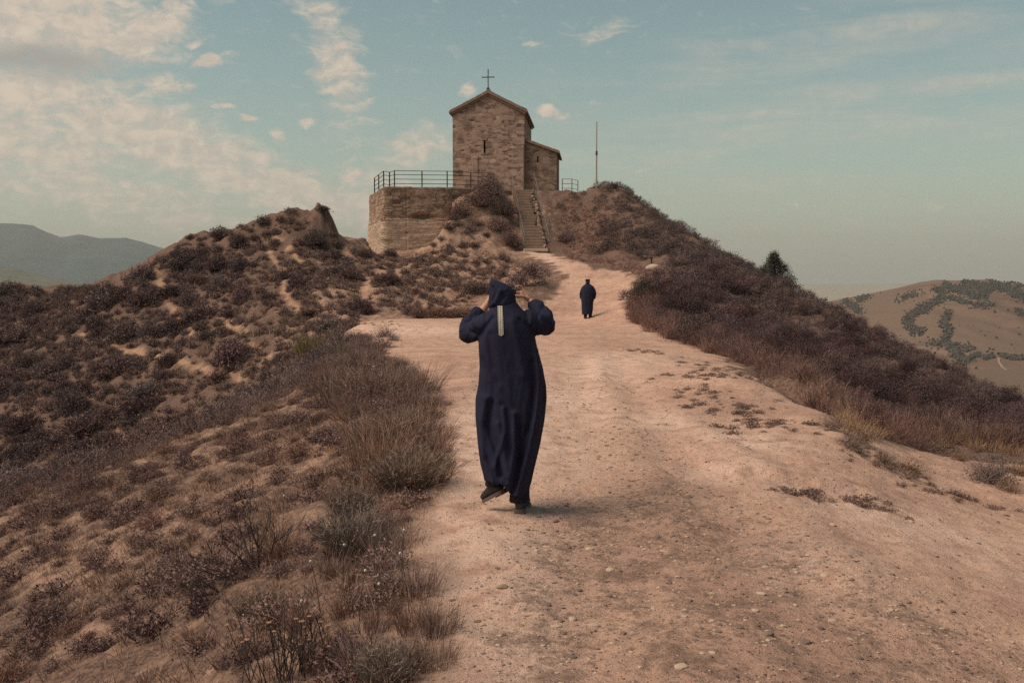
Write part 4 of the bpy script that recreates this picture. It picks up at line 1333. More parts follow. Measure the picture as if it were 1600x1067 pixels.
# --- grass and low growth of the near slope
NPX = [(0, 1066), (0, 790), (150, 742), (280, 702), (380, 655), (455, 612), (510, 560), (545, 530), (600, 560), (655, 595), (686, 640), (690, 700), (686, 760), (648, 830), (655, 880), (700, 960), (690, 1066)]
_cw = np.array([P(px_, py_, Y_)[:2] for px_, py_, Y_ in ((-200, 800, 22), (0, 770, 19.5), (150, 730, 18.8), (280, 690, 19.3), (380, 640, 20.5), (450, 600, 23), (510, 545, 28))])
NPOLY = np.concatenate([hitpoly(NPX[:1]), np.array([(-9.5, 12.0)]), _cw * (1 + .9 / _cw[:, 1])[:, None], hitpoly(NPX[7:]), np.array([(-.4, 3.2), (-3.6, 4.2), (-6.5, 6.5)])])
NSTR = hitpoly([(505, 560), (545, 530), (600, 556), (655, 590), (688, 640), (692, 700), (688, 765), (620, 790), (540, 800), (560, 720), (530, 640), (500, 600)])     # thick strip along the track
np_ = sample_poly(NPOLY, 14000)
den = fbm(np_[:, 0] * .9 + 3, np_[:, 1] * .9, 4) * 1.3 + .12 + .55 * inpoly(np_[:, 0], np_[:, 1], NSTR) + .35 * (np_[:, 1] < 6.2) * (np_[:, 0] > -1.7)
np_ = on_ground(np_[den > rng.uniform(-.5, .7, len(np_))], .01)
tf = [tuft(26, .16, .09, .9, .0055, np.random.default_rng(300 + i), .5) for i in range(5)]
grp = rng.uniform(0, 1, len(np_))
for a0, a1, mat_, lb in ((0, .45, M_BROWN, 'short brown dry grass over the near slope'), (.45, .72, M_STRAW, 'short straw coloured grass over the near slope'), (.72, 1, M_SCRUB, 'low dark dead growth over the near slope')):
    s_ = (grp >= a0) & (grp < a1); p_ = np_[s_]
    sc2 = rng.uniform(.4, 1.2, len(p_)) * np.where(inpoly(p_[:, 0], p_[:, 1], NSTR), 1.6, 1.0)
    tag(scatter_mesh('dry_grass', tf, p_, sc2, rng.uniform(0, 6.28, len(p_)), mat_, sc2 * rng.uniform(.6, 1.15, len(p_))), lb, 'grass', None, 'stuff')

cw_ = np.array([P(px_, py_, Y_)[:2] for px_, py_, Y_ in ((-200, 800, 22), (0, 770, 19.5), (150, 730, 18.8), (280, 690, 19.3), (380, 640, 20.5), (450, 600, 23), (510, 545, 28))])
us_ = sample_poly(NPOLY, 2400); us_ = on_ground(us_[fbm(us_[:, 0] * .8 + 9, us_[:, 1] * .8, 4) * 1.2 + .1 > rng.uniform(-.4, .6, len(us_))], .01)
tag(scatter_mesh('undergrowth', [twiggy_bush(70, .15, .11, G_(560 + i), .006, 150, .022) for i in range(4)], us_, np.clip(rng.lognormal(-.1, .4, len(us_)), .4, 2.0), rng.uniform(0, 6.28, len(us_)), M_SCRUB), 'low dark mats of heath over the near slope', 'undergrowth', None, 'stuff')
cl_ = np.concatenate([[0], np.cumsum(np.hypot(*np.diff(cw_, axis=0).T))]); cd_ = rng.uniform(0, cl_[-1], 420)
cp0 = np.stack([np.interp(cd_, cl_, cw_[:, 0]), np.interp(cd_, cl_, cw_[:, 1])], -1) + rng.normal(0, .8, (420, 2))
tag(scatter_mesh('undergrowth', [twiggy_bush(150, .36, .36, G_(540 + i), .010, 260, .03) for i in range(3)], on_ground(cp0, .03), np.clip(rng.lognormal(-.35, .45, 420), .25, 1.6), rng.uniform(0, 6.28, 420), M_SCRUB), 'dark low scrub along the crest of the near slope', 'undergrowth', None, 'stuff')
# small dark cushion plants, countable ones first
cush = [twiggy_bush(170, .20, .17, np.random.default_rng(330 + i), .005, 420, .022) for i in range(4)]
cush_me = [geo_mesh('cushion_plant', g_) for g_ in cush]
for m_ in cush_me: m_.materials.append(M_BROWN)
cp_ = sample_poly(NPOLY, 330, .28)
cp_ = on_ground(cp_[fbm(cp_[:, 0] * .7, cp_[:, 1] * .7, 3) + .18 > rng.uniform(-.3, .4, len(cp_))], .015)
individuals('cushion_plant', cush_me, cp_[:240], rng.uniform(.55, 1.35, len(cp_)), 'small brown cushion of dry stems on the near slope left of the track', 'plant', 'small brown cushion plants on the near slope')

G_ = np.random.default_rng
# taller clumps along the track and at the near edge
def clumps(name, geos, mat_, pxs, scl, label, cat, group):
    ms = [geo_mesh(name, g_) for g_ in geos]
    for m_ in ms: m_.materials.append(mat_)
    h_ = hit([p[0] for p in pxs], [p[1] for p in pxs]); h_[:, 2] -= .02
    individuals(name, ms, h_, scl, label, cat, group)


tallg = [tuft(230, .46, .16, .55, .0055, np.random.default_rng(350 + i), .35, 4) for i in range(4)]
# brown grassy clumps
sp_ = sample_poly(NSTR, 64, .36); sp_ = on_ground(sp_, .02)
gm = [geo_mesh('grass_clump', g_) for g_ in tallg[:2] + [cat_geo([twiggy_bush(420, .42, .36, G_(360 + i), .006, 700, .022), tuft(60, .42, .3, .6, .005, G_(365 + i), .3, 3)]) for i in range(4)]]
for m_ in gm: m_.materials.append(M_BROWN)
individuals('grass_clump', gm, sp_, rng.uniform(.55, .95, len(sp_)) * np.interp(sp_[:, 1], [8, 20], [.72, 1.0]), 'brown clump of dry grass in the thick strip along the left edge of the track', 'grass clump', 'grass clumps along the left edge of the track')
clumps('grass_clump', tallg, M_BROWN, [(560, 905), (610, 930), (650, 985), (590, 985), (540, 960), (630, 1040), (570, 1050), (500, 1045), (680, 1040), (520, 900), (600, 870), (470, 985), (655, 930), (690, 990)], rng.uniform(.42, .62, 14),
       'reddish brown clump of dry grass at the near end of the track edge', 'grass clump', 'grass clumps at the near end of the track edge')


def one(name, geo, mat_, px, py, s, label, cat, rz=0.0, zs=1.0):
    me = geo_mesh(name, geo)
    o = obj(name, me, mat_); p = hit(px, py)[0]
    o.location = (p[0], p[1], p[2] - .02); o.scale = (s, s, s * zs); o.rotation_euler = (0, 0, rz)
    return tag(o, label, cat)


G_ = np.random.default_rng
one('sage_bush', sage(420, .30, .46, G_(401)), M_SAGE, 556, 868, 1.0, 'tall grey green sage bush on the near slope beside the bare branched shrub', 'bush')
one('sage_bush', sage(420, .36, .40, G_(402)), M_SAGE, 640, 762, 1.15, 'wide grey green sage bush leaning over the left edge of the track', 'bush')
one('sage_bush', sage(300, .28, .30, G_(403)), M_SAGE, 410, 968, .8, 'low grey green sage bush half hidden among dry stems on the near slope', 'bush')
one('sage_bush', sage(360, .34, .34, G_(404)), M_SAGE, 545, 800, .75, 'small grey green sage bush between the two larger sage bushes', 'bush')
one('sage_bush', sage(360, .34, .34, G_(405)), M_SAGE, 610, 1062, .66, 'grey green sage bush at the bottom edge of the picture beside the track', 'bush')
one('tall_grass', tuft(420, .62, .24, .5, .006, G_(411), .3, 4), M_STRAW, 590, 735, 1.0, 'upright tan tussock of tall grass behind the wide sage bush', 'grass clump')
one('tall_grass', tuft(420, .6, .3, .6, .010, G_(412), .3, 4), M_OLIVE, 487, 556, 1.35, 'yellowish green tussock where the near slope meets the gully', 'grass clump')
one('tall_grass', tuft(320, .5, .26, .6, .010, G_(413), .3, 4), M_OLIVE, 541, 562, .9, 'small olive tussock at the far end of the grassy strip', 'grass clump')
one('grass_mound', cat_geo([tuft(900, .55, .75, .7, .008, G_(414), .4, 3), twiggy_bush(500, .8, .5, G_(415), .008, 700, .03)]), M_BROWN, 590, 622, 1.25, 'broad brown mound of grass at the bend of the track', 'grass clump')
one('grass_mound', cat_geo([tuft(800, .45, .6, .7, .007, G_(416), .4, 3), twiggy_bush(500, .7, .45, G_(417), .007, 700, .025)]), M_BROWN, 622, 690, 1.0, 'rounded brown mound of grass just in front of the broad one', 'grass clump')
one('weed', twiggy_bush(160, .14, .5, G_(418), .005, 120, .02), M_SCRUB, 122, 778, 1.0, 'thin dark upright weed on the edge of the near slope', 'plant')

# far and middle distance single bushes
one('round_bush', leafy_bush(2200, .95, .95, .075, G_(421), 34, .16), M_SCRUB, 828, 448, 1.05, 'big rounded brown bush left of the path below the stairs', 'bush')
one('round_bush', leafy_bush(1500, .8, .75, .075, G_(422), 30, .16), M_SCRUB, 790, 462, .9, 'lower brown bush hugging the left side of the big rounded one', 'bush')
one('leafy_shrub', cat_geo([leafy_bush(1300, .55, 1.15, .06, G_(423), 26, .2), twiggy_bush(90, .45, 1.3, G_(424), .02, 50, .05)]), M_GREEN, 1000, 476, .95, 'dark green upright shrub at the corner of the thicket right of the distant man', 'shrub')
one('terrace_bush', cat_geo([leafy_bush(2600, 1.25, 1.25, .075, G_(425), 40, .22, 200, 60), twiggy_bush(260, 1.3, 1.6, G_(825), .022, 200, .07)]), M_SCRUB, 752, 328, 1.0, 'large dark bush spilling over the terrace wall in front of the chapel', 'bush', 0, 1.0)
one('terrace_bush', cat_geo([leafy_bush(2000, 1.1, .95, .075, G_(426), 34, .22, 160, 50), twiggy_bush(200, 1.1, 1.2, G_(826), .022, 200, .07)]), M_SCRUB, 785, 335, .85, 'dark bush beside the upper half of the stair rail', 'bush')
one('terrace_bush', cat_geo([leafy_bush(1800, 1.1, .95, .075, G_(427), 30, .24, 160, 50), twiggy_bush(200, 1.15, 1.15, G_(827), .022, 200, .07)]), M_SCRUB, 718, 338, .9, 'dark bush overhanging the eroded earth mound', 'bush')
one('terrace_bush', cat_geo([leafy_bush(2200, 1.0, 1.3, .07, G_(433), 34, .24, 160, 60), twiggy_bush(260, 1.0, 1.7, G_(833), .02, 200, .06)]), M_SCRUB, 768, 306, .95, 'ragged dark bush standing against the foot of the chapel front beside the stair rail', 'bush')
one('terrace_bush', cat_geo([leafy_bush(1400, .8, .7, .07, G_(434), 24, .26, 160, 50), twiggy_bush(160, .9, 1.0, G_(834), .02, 200, .06)]), M_SCRUB, 776, 362, .95, 'low ragged bush below the larger ones left of the stairs', 'bush')
one('terrace_bush', cat_geo([leafy_bush(900, .7, .6, .07, G_(435), 20, .28, 160, 50), twiggy_bush(160, .9, .9, G_(835), .02, 200, .06)]), M_SCRUB, 697, 330, .9, 'thin ragged bush hanging against the retaining wall face', 'bush')
one('stair_bush', cat_geo([leafy_bush(1500, .85, .85, .07, G_(428), 28, .22, 120, 40), twiggy_bush(160, .9, 1.05, G_(828), .022, 100, .07)]), M_SCRUB, 797, 388, .95, 'dark bush at the left foot of the stairs', 'bush')
one('stair_bush', cat_geo([leafy_bush(1200, .7, .7, .07, G_(429), 24, .22, 100, 30), twiggy_bush(120, .75, .85, G_(829), .022, 100, .07)]), M_SCRUB, 884, 378, .9, 'dark bush at the right foot of the stairs', 'bush')
one('crag_bush', twiggy_bush(900, .75, .85, G_(430), .022, 1900, .07), M_SCRUB, 492, 382, 1.05, 'dark bush growing on the flank of the earth pinnacle', 'bush')
one('skyline_bush', leafy_bush(700, .42, .42, .06, G_(431), 18, .2), M_SCRUB, 453, 338, .9, 'small dark bush on the skyline left of the earth pinnacle', 'bush')
one('skyline_bush', leafy_bush(500, .35, .45, .06, G_(432), 16, .2), M_RED, 958, 296, 1.0, 'little bush on the brow just right of the flagpole', 'bush')
for px_, py_, s_, lb in ((610, 402, .8, 'dark bush at the foot of the terrace wall'), (655, 412, .7, 'small dark bush in front of the terrace wall'), (570, 402, .8, 'dark bush left of the foot of the terrace wall'),
                         (590, 445, .75, 'dark bush halfway down the bank below the terrace wall'), (640, 492, .7, 'low dark bush at the left end of the bushes bordering the turning place'), (567, 492, 1.0, 'dark bush where the gully meets the turning place')):
    one('bank_bush', twiggy_bush(500, .62, .6, G_(int(px_)), .022, 1000, .07), M_SCRUB, px_, py_, s_, lb, 'bush')
mb_ = [geo_mesh('mound_bush', cat_geo([leafy_bush(500, .42, .38, .06, G_(436 + i), 16, .28, 80, 24), twiggy_bush(60, .45, .55, G_(836 + i), .02, 80, .05)])) for i in range(2)]
for m_ in mb_: m_.materials.append(M_SCRUB)
h_ = hit([702, 716, 728, 690, 745, 760, 722, 740, 678, 710, 735, 700], [366, 358, 374, 384, 356, 372, 388, 388, 390, 350, 364, 394])
individuals('mound_bush', mb_, h_, rng.uniform(.45, 1.05, len(h_)), 'small scrubby bush growing on the eroded earth mound beside the terrace wall', 'bush', 'small bushes on the earth mound')
b_ = twiggy_bush(900, .6, .42, G_(440), .016, 900, .05)
me_ = geo_mesh('border_bush', b_); me_.materials.append(M_BROWN)
h_ = hit([660, 682, 704, 728, 752, 768], [496] * 6)
individuals('border_bush', [me_], h_, np.array([1.0, 1.1, 1.15, 1.1, .9, .8]), 'reddish brown bush in the low row bordering the far side of the turning place', 'bush', 'low bushes bordering the turning place')
# sprigs along the left skyline
sk = hit([196, 206, 217, 226, 233, 190, 150, 130], [437, 430, 425, 420, 414, 441, 447, 449])
sk = sk[~np.isnan(sk[:, 1])]
me_ = geo_mesh('sprig', twiggy_bush(11, .10, .60, G_(441), .018, 9, .04)); me_.materials.append(M_SCRUB)
individuals('sprig', [me_], sk, rng.uniform(.6, 1.15, len(sk)), 'thin upright sprig on the left hand skyline', 'plant', 'sprigs on the left skyline')

# --- trees: juniper on the right skyline, wind-shaped tree on the pinnacle
def branch_tubes(bm, segs):
    for pts_, r_ in segs: bm.tube(pts_, r_, 6)


jp = np.array(P(1209, 458, 45.5)); jp[2] = float(samp(GZ, jp[0], jp[1])) - .05
jun = empty('juniper_tree', jp); tag(jun, 'dark green juniper tree standing above the thicket on the right skyline', 'tree')
jh = CAMZ + (435 - 398) / F * 45.5 - jp[2]
b = BM(); b.tube([(0, 0, 0), (.03, .02, jh * .4), (.0, .0, jh * .85)], [.10, .07, .02], 8)
for k in range(14):
    a = k * 2.4; z = jh * (.12 + .05 * k); L = .75 * (1 - z / jh)
    b.tube([(0, 0, z), (math.cos(a) * L * .6, math.sin(a) * L * .6, z + .12), (math.cos(a) * L, math.sin(a) * L, z + .34)], [.035, .02, .008], 5)
b.build('trunk', M_TWIG, jun)
g2 = G_(450); nc = 95
z = g2.uniform(.04, 1, nc); rr2 = 1.12 * (1 - z) ** .75 * g2.uniform(.45, 1.05, nc); a = g2.uniform(0, 6.28, nc)
cc = np.stack([np.cos(a) * rr2, np.sin(a) * rr2, z * jh * .96], -1); ct = np.clip(g2.normal(.45, .28, nc), 0, 1)
k = g2.integers(0, nc, 12000); c = cc[k] + g2.normal(size=(12000, 3)) * np.array([.085, .085, .12])
obj('crown', geo_mesh('crown', leaves(c, .055, .5, .8, np.clip(ct[k] + g2.normal(0, .15, 12000), 0, 1), g2)), M_GREEN, jun)

tp = np.array(hit(506, 340)[0]); tp[2] -= .08
wt = empty('stunted_tree', tp); tag(wt, 'tiny flat topped tree leaning on the tip of the earth pinnacle', 'tree')
b = BM(); b.tube([(.05, 0, 0), (.0, 0, .2), (-.05, 0, .42)], [.06, .05, .03], 7)
for dx, dz in ((-.32, .1), (.25, .12), (-.12, .16), (.1, .15), (.36, -.02)): b.tube([(-.05, 0, .36), (-.05 + dx * .6, .03, .42 + dz * .7), (-.05 + dx, 0, .42 + dz)], [.025, .016, .008], 5)
b.build('trunk', M_TWIG, wt)
g2 = G_(460); c = g2.normal(size=(900, 3)) * np.array([.20, .17, .06]) + np.array([-.04, 0, .54]); c[:, 2] -= .35 * np.abs(c[:, 0] + .04) ** 1.5
obj('crown', geo_mesh('crown', leaves(c, .07, .6, .3, None, g2)), M_SCRUB, wt)

# --- grass on the right: lip of the bank and foot of the slope
def grass_patch(px_poly, n, scl, label, mat_, geos, extra=None):
    w_ = hitpoly(px_poly)
    p_ = on_ground(sample_poly(w_, n), .015)
    s_ = rng.uniform(.6, 1.2, len(p_)) * scl
    return tag(scatter_mesh('dry_grass', geos, p_, s_, rng.uniform(0, 6.28, len(p_)), mat_), label, 'grass', None, 'stuff')


tg = [tuft(22, .40, .10, .7, .012, G_(470 + i), .5, 3) for i in range(4)]
grass_patch([(1120, 553), (1180, 575), (1232, 597), (1262, 618), (1290, 640), (1300, 640), (1276, 600), (1236, 575), (1170, 556), (1100, 535), (1040, 515), (1000, 505), (1010, 520), (1060, 535)], 420, .62, 'tan dry grass overhanging the lip of the eroded bank', M_STRAW, tg)
grass_patch([(1300, 645), (1360, 655), (1440, 670), (1520, 680), (1600, 690), (1680, 705), (1680, 722), (1600, 712), (1500, 700), (1420, 694), (1350, 690), (1320, 680)], 700, .60, 'tan dry grass along the foot of the right hand slope', M_STRAW, tg)
grass_patch([(1310, 655), (1400, 672), (1500, 685), (1600, 697), (1600, 690), (1500, 668), (1400, 655), (1330, 645)], 260, .85, 'brown dry grass in front of the thicket', M_BROWN, tg)
grass_patch([(880, 392), (930, 402), (990, 415), (1040, 425), (1000, 440), (985, 425), (930, 412), (890, 405)], 420, .55, 'brown dry grass on the bank right of the stair foot', M_BROWN, [tuft(14, .4, .12, .7, .03, G_(480 + i), .5, 2) for i in range(3)])
grass_patch([(880, 315), (905, 315), (960, 345), (990, 395), (930, 400), (885, 385), (868, 350)], 800, .6, 'brown dry grass on the slope right of the stairs', M_BROWN, [tuft(14, .4, .12, .7, .035, G_(483 + i), .5, 2) for i in range(3)])
grass_patch([(640, 400), (800, 398), (815, 420), (790, 452), (700, 482), (640, 470)], 900, .55, 'brown dry grass on the bank below the stairs', M_BROWN, [tuft(14, .4, .12, .7, .03, G_(486 + i), .5, 2) for i in range(3)])
basew = hitpoly([(1600, 700), (1500, 690), (1420, 682), (1350, 668), (1300, 640), (1260, 600), (1200, 576), (1150, 560), (1090, 540), (1040, 522), (1005, 505), (990, 480)])
bl = np.concatenate([[0], np.cumsum(np.hypot(*np.diff(basew, axis=0).T))]); bsd = rng.uniform(0, bl[-1], 420)
bp_ = np.stack([np.interp(bsd, bl, basew[:, 0]), np.interp(bsd, bl, basew[:, 1])], -1) + np.abs(rng.normal(0, 1.0, (420, 1))) * np.array([[.55, .75]]) + rng.normal(0, .25, (420, 2))
tag(scatter_mesh('dry_grass', [cat_geo([twiggy_bush(130, .36, .5, G_(520 + i), .008, 160, .03), tuft(30, .6, .2, .5, .008, G_(525 + i), .35, 3)]) for i in range(3)], on_ground(bp_, .02), rng.uniform(.5, 1.25, 420) * np.interp(bp_[:, 1], [15, 25, 40], [.75, 1, 1.25]), rng.uniform(0, 6.28, 420), M_BROWN),
    'brown dry stems fringing the foot of the thicket', 'grass', None, 'stuff')
ms_ = [geo_mesh('grass_tussock', twiggy_bush(150, .30, .26, G_(490 + i), .007, 200, .03)) for i in range(3)]
for m_ in ms_: m_.materials.append(M_SCRUBL)
h_ = hit([1500, 1460, 1420, 1380, 1345, 1590, 1575, 1300, 1330, 1525], [720, 705, 735, 722, 690, 742, 768, 670, 700, 706])
individuals('grass_tussock', ms_, h_, rng.uniform(.5, 1.0, len(h_)), 'low straw coloured tussock on the bare ground right of the track', 'grass clump', 'low tussocks on the bare ground to the right')
one('grass_tussock', twiggy_bush(300, .34, .36, G_(495), .007, 420, .03), M_SCRUB, 1548, 752, 1.0, 'dark tussock standing alone on the bare ground at the right edge', 'grass clump')

# --- bare branched shrub on the near slope
bs = hit(405, 890)[0]
shrub = empty('bare_shrub', (bs[0], bs[1], bs[2] - .03)); tag(shrub, 'dead dark shrub with bare crooked branches on the near slope', 'shrub')
br = random.Random(8)


def grow(bm, p, d, L, r_, depth):
    n = 4; pts_ = [Vector(p)]; dd = Vector(d).normalized()
    for i in range(n):
        dd = (dd + Vector((br.uniform(-1, 1), br.uniform(-1, 1), br.uniform(-.6, .9))) * .22).normalized()
        pts_.append(pts_[-1] + dd * L / n)
    bm.tube(pts_, [r_ * (1 - .55 * i / n) for i in range(n + 1)], 5)
    if depth <= 0: return
    for k in range(br.choice((2, 3, 3, 4))):
        i = br.randint(1, n); nd = (dd + Vector((br.uniform(-1, 1), br.uniform(-1, 1), br.uniform(-.4, .9))) * .8).normalized()
        grow(bm, pts_[i], nd, L * br.uniform(.5, .75), r_ * .5, depth - 1)


for k, (dx, dy, dz, L) in enumerate([(-.9, .1, .35, .34), (-.7, -.2, .75, .36), (-.35, .2, 1.0, .40), (.0, -.1, 1.1, .40), (.3, .2, .9, .34), (-.95, .0, .05, .36), (-.6, .5, .5, .3), (.6, -.1, .6, .28), (-.8, -.5, .2, .3), (-.15, .1, 1, .42)]):
    b = BM(); grow(b, (dx * .05, dy * .05, 0), (dx, dy, dz), L, .0085, 3); b.build('branch', M_TWIG, shrub)
g2 = G_(500)
obj('twigs', geo_mesh('twigs', cat_geo([twiggy_bush(420, .26, .50, g2, .0045, 260, .016)])), M_BROWN, shrub).location = (.16, .05, 0)
# second dead one, lower
bs2 = hit(345, 925)[0]
sh2 = empty('bare_shrub', (bs2[0], bs2[1], bs2[2] - .02)); tag(sh2, 'low tangle of dead dark branches just downhill of the dead shrub', 'shrub')
for (dx, dy, dz, L) in [(-.9, .2, .25, .26), (-.4, -.3, .5, .24), (.5, .1, .4, .24), (.1, .4, .6, .22), (-.8, -.4, .15, .26)]:
    b = BM(); grow(b, (0, 0, 0), (dx, dy, dz), L, .006, 3); b.build('branch', M_TWIG, sh2)

# --- dried flowers at the bottom of the picture
M_HEAD = mat_plain('dried_flower', (.36, .18, .12), .9, 0, .35, 30)
M_WHITE = mat_plain('seed_fluff', (.52, .46, .42), .9, 0, .15, 30)
g3 = random.Random(12)
fb = hit(452, 1062)[0]
flw = empty('dried_flowers', (fb[0], fb[1], fb[2] - .02)); tag(flw, 'thicket of dark stems with rusty dried flower heads at the bottom edge', 'plant')
bmst = BM(); heads = []
for k in range(60):
    a = g3.uniform(0, 6.28); r_ = g3.uniform(.0, .34); x, y = math.cos(a) * r_, math.sin(a) * r_ * .7
    h_ = g3.uniform(.18, .42); tx, ty = x + g3.uniform(-.12, .12), y + g3.uniform(-.1, .1)
    bmst.tube([(x, y, 0), ((x + tx) / 2 + g3.uniform(-.02, .02), (y + ty) / 2, h_ * .55), (tx, ty, h_)], [.003, .0025, .0018], 4)
    if k < 15: heads.append((tx, ty, h_))
    for j in range(3):
        t = g3.uniform(.4, .9); q = (x + (tx - x) * t, y + (ty - y) * t, h_ * t)
        bmst.tube([q, (q[0] + g3.uniform(-.07, .07), q[1] + g3.uniform(-.06, .06), q[2] + g3.uniform(.03, .09))], [.002, .0012], 4)
bmst.build('stem', M_TWIG, flw)
for h_ in heads:
    b = BM(); s_ = g3.uniform(.007, .013)
    b.blob((h_[0], h_[1], h_[2] + .004), (s_ * 1.25, s_ * 1.1, s_ * .5), Matrix.Rotation(g3.uniform(-.35, .35), 4, 'X'), 1)
    for j in range(9):
        a = j * .7; b.blob((h_[0] + math.cos(a) * s_, h_[1] + math.sin(a) * s_, h_[2] + .006), (s_ * .38, s_ * .38, s_ * .3), None, 1)
    b.build('flower_head', M_HEAD, flw)
# single stalks with pale seed heads
SH = [(560, 985, .34), (442, 830, .3), (536, 920, .28), (500, 952, .3), (590, 1000, .3), (640, 960, .34), (585, 930, .36), (480, 1010, .26), (628, 905, .3)]
for k, (px_, py_, h_) in enumerate(SH):
    p = hit(px_, py_)[0]
    e = empty('seed_stalk', (p[0], p[1], p[2] - .01)); tag(e, 'thin dry stalk with a pale fluffy seed head among the near grass', 'plant', 'seed stalks in the near grass')
    b = BM(); lx = g3.uniform(-.06, .06); b.tube([(0, 0, 0), (lx * .4, 0, h_ * .6), (lx, .02, h_)], [.003, .0025, .0018], 5); b.build('stem', M_STRAW if False else M_TWIG, e)
    b = BM(); b.blob((lx, .02, h_ + .006), (.0085, .0085, .0095), None, 2); b.build('seed_head', M_WHITE, e)

# --- stones on the track
M_ROCKD = mat_plain('dark_stone', (.19, .125, .10), .9, 0, .35, 25)
M_ROCKM = mat_plain('brown_stone', (.27, .175, .13), .9, 0, .3, 25)
M_ROCKL = mat_plain('light_stone', (.46, .32, .235), .9, 0, .25, 25)


def stone_geo(seed, sub=2):
    b = BM(); b.blob((0, 0, 0), (1, .72, .34), None, sub); me = b.mesh('stone')
    co = np.empty(len(me.vertices) * 3); me.vertices.foreach_get('co', co); co = co.reshape(-1, 3)
    n = unit(co)
    co = co * (1 + .30 * fbm(n[:, 0] * 1.6 + seed * 3.1, n[:, 1] * 1.6 + n[:, 2] * 1.9, 3)[:, None])
    # flat broken faces
    for k in range(3):
        g4 = G_(seed * 7 + k); d = unit(g4.normal(size=3)); lim_ = .55; dd = co @ d
        co = co - np.clip(dd - lim_, 0, None)[:, None] * d
    me.vertices.foreach_set('co', co.ravel()); me.update()
    tri = np.empty(len(me.polygons) * 3, dtype=np.int32); me.polygons.foreach_get('vertices', tri)
    return me, co, tri.reshape(-1, 3)


SG = [stone_geo(i + 1) for i in range(6)]
stone_me = []
for mat_ in (M_ROCKD, M_ROCKM, M_ROCKL):
    for s_ in SG[:4]:
        m_ = s_[0].copy(); m_.materials.clear(); m_.materials.append(mat_); stone_me.append(m_)
BP = hitpoly([(720, 1060), (760, 900), (800, 830), (880, 760), (960, 660), (1100, 680), (1300, 790), (1590, 830), (1590, 1060)])
sp = sample_poly(BP, 1400)
gv = samp(gravel, sp[:, 0], sp[:, 1])
sp = on_ground(sp[rng.uniform(0, 1, len(sp)) < .10 + gv * .9], 0)
ss = np.clip(rng.lognormal(math.log(.012), .5, len(sp)), .005, .038)
o_ = np.argsort(-ss / sp[:, 1])
individuals('stone', stone_me, sp[o_[:260]], ss[o_[:260]], 'small loose stone lying on the bare track in the foreground', 'stone', 'loose stones on the bare track')
for (px_, py_, r_, mi, lb) in ((1155, 982, .033, 0, 'dark rounded stone on the gravelly track, darker than the pebbles around it'), (1065, 1043, .040, 2, 'pale flat stone near the bottom edge of the track'), (1114, 1020, .024, 2, 'pale angular stone just right of the pale flat one'),
                               (1258, 1005, .040, 0, 'broad dark stone half sunk in the gravel right of the dark rounded one'), (888, 685, .03, 0, 'lone dark stone on the track right of the hooded man')):
    m_ = stone_me[mi * 4 + 1]; o = bpy.data.objects.new('stone', m_); COL.objects.link(o); p = hit(px_, py_)[0]; o.location = p; o.scale = (r_, r_, r_ * 1.1); o.rotation_euler = (0, 0, r_ * 90); tag(o, lb, 'stone')
# fine gravel nobody could count
gp = sample_poly(np.array([(-.5, 3.6), (4.2, 3.6), (7, 9), (6, 18), (-1.0, 18)]), 34000)
gv = samp(gravel, gp[:, 0], gp[:, 1]); ba = samp(BARE, gp[:, 0], gp[:, 1])
gp = on_ground(gp[(rng.uniform(0, 1, len(gp)) < .14 + gv) & (ba > .4)], -.001)
v3, t3 = [], []
out = {0: [], 1: [], 2: []}
for mi in range(3):
    s_ = np.where(rng.integers(0, 3, len(gp)) == mi)[0]
    _, co, tri = stone_geo(20 + mi, 1)
    r2 = np.clip(rng.lognormal(math.log(.0072), .5, len(s_)), .003, .022) * np.interp(gp[s_, 1], [4, 10, 18], [1, 1.4, 2.0]); a = rng.uniform(0, 6.28, len(s_))
    X = (co[None, :, 0] * np.cos(a)[:, None] - co[None, :, 1] * np.sin(a)[:, None]) * r2[:, None] + gp[s_, 0][:, None]
    Y = (co[None, :, 0] * np.sin(a)[:, None] + co[None, :, 1] * np.cos(a)[:, None]) * r2[:, None] + gp[s_, 1][:, None]
    Z = co[None, :, 2] * r2[:, None] + gp[s_, 2][:, None]
    me = mesh_np('gravel', np.stack([X, Y, Z], -1).reshape(-1, 3), None, (np.arange(len(s_))[:, None, None] * len(co) + tri[None]).reshape(-1, 3))
    tag(obj('gravel', me, (M_ROCKD, M_ROCKM, M_ROCKL)[mi]), ('dark', 'brown', 'pale')[mi] + ' fine gravel scattered over the bare track', 'gravel', None, 'stuff')

# --- dry litter and flattened weeds lying on the bare ground to the right
lp_ = []
for pl2, n, wd_ in (([(1105, 628), (1140, 640), (1180, 655), (1205, 670)], 55, .26), ([(1060, 585), (1110, 592)], 22, .25), ([(985, 545), (1020, 552)], 18, .3), ([(1300, 668), (1340, 700), (1380, 722), (1425, 745)], 60, .22), ([(1060, 612), (1130, 618)], 16, .2),
                    ([(1225, 768), (1290, 782), (1400, 795)], 26, .12), ([(1440, 770), (1500, 778), (1590, 800)], 18, .2), ([(1080, 560), (1160, 585), (1215, 605)], 60, .4), ([(560, 505), (600, 512), (640, 508)], 20, .6), ([(1480, 700), (1590, 728)], 55, .4)):
    w_ = hitpoly(pl2); t_ = rng.uniform(0, len(w_) - 1, n)
    lp_.append(np.stack([np.interp(t_, range(len(w_)), w_[:, 0]), np.interp(t_, range(len(w_)), w_[:, 1])], -1) + rng.normal(0, wd_, (n, 2)))
lp_ = on_ground(np.concatenate(lp_), .005)
tag(scatter_mesh('dry_litter', [twiggy_bush(40, .10, .045, G_(580 + i), .006, 60, .025) for i in range(3)], lp_, rng.uniform(.35, 1.3, len(lp_)), rng.uniform(0, 6.28, len(lp_)), M_BROWN), 'dark dry litter and flattened weeds on the bare ground', 'litter', None, 'stuff')

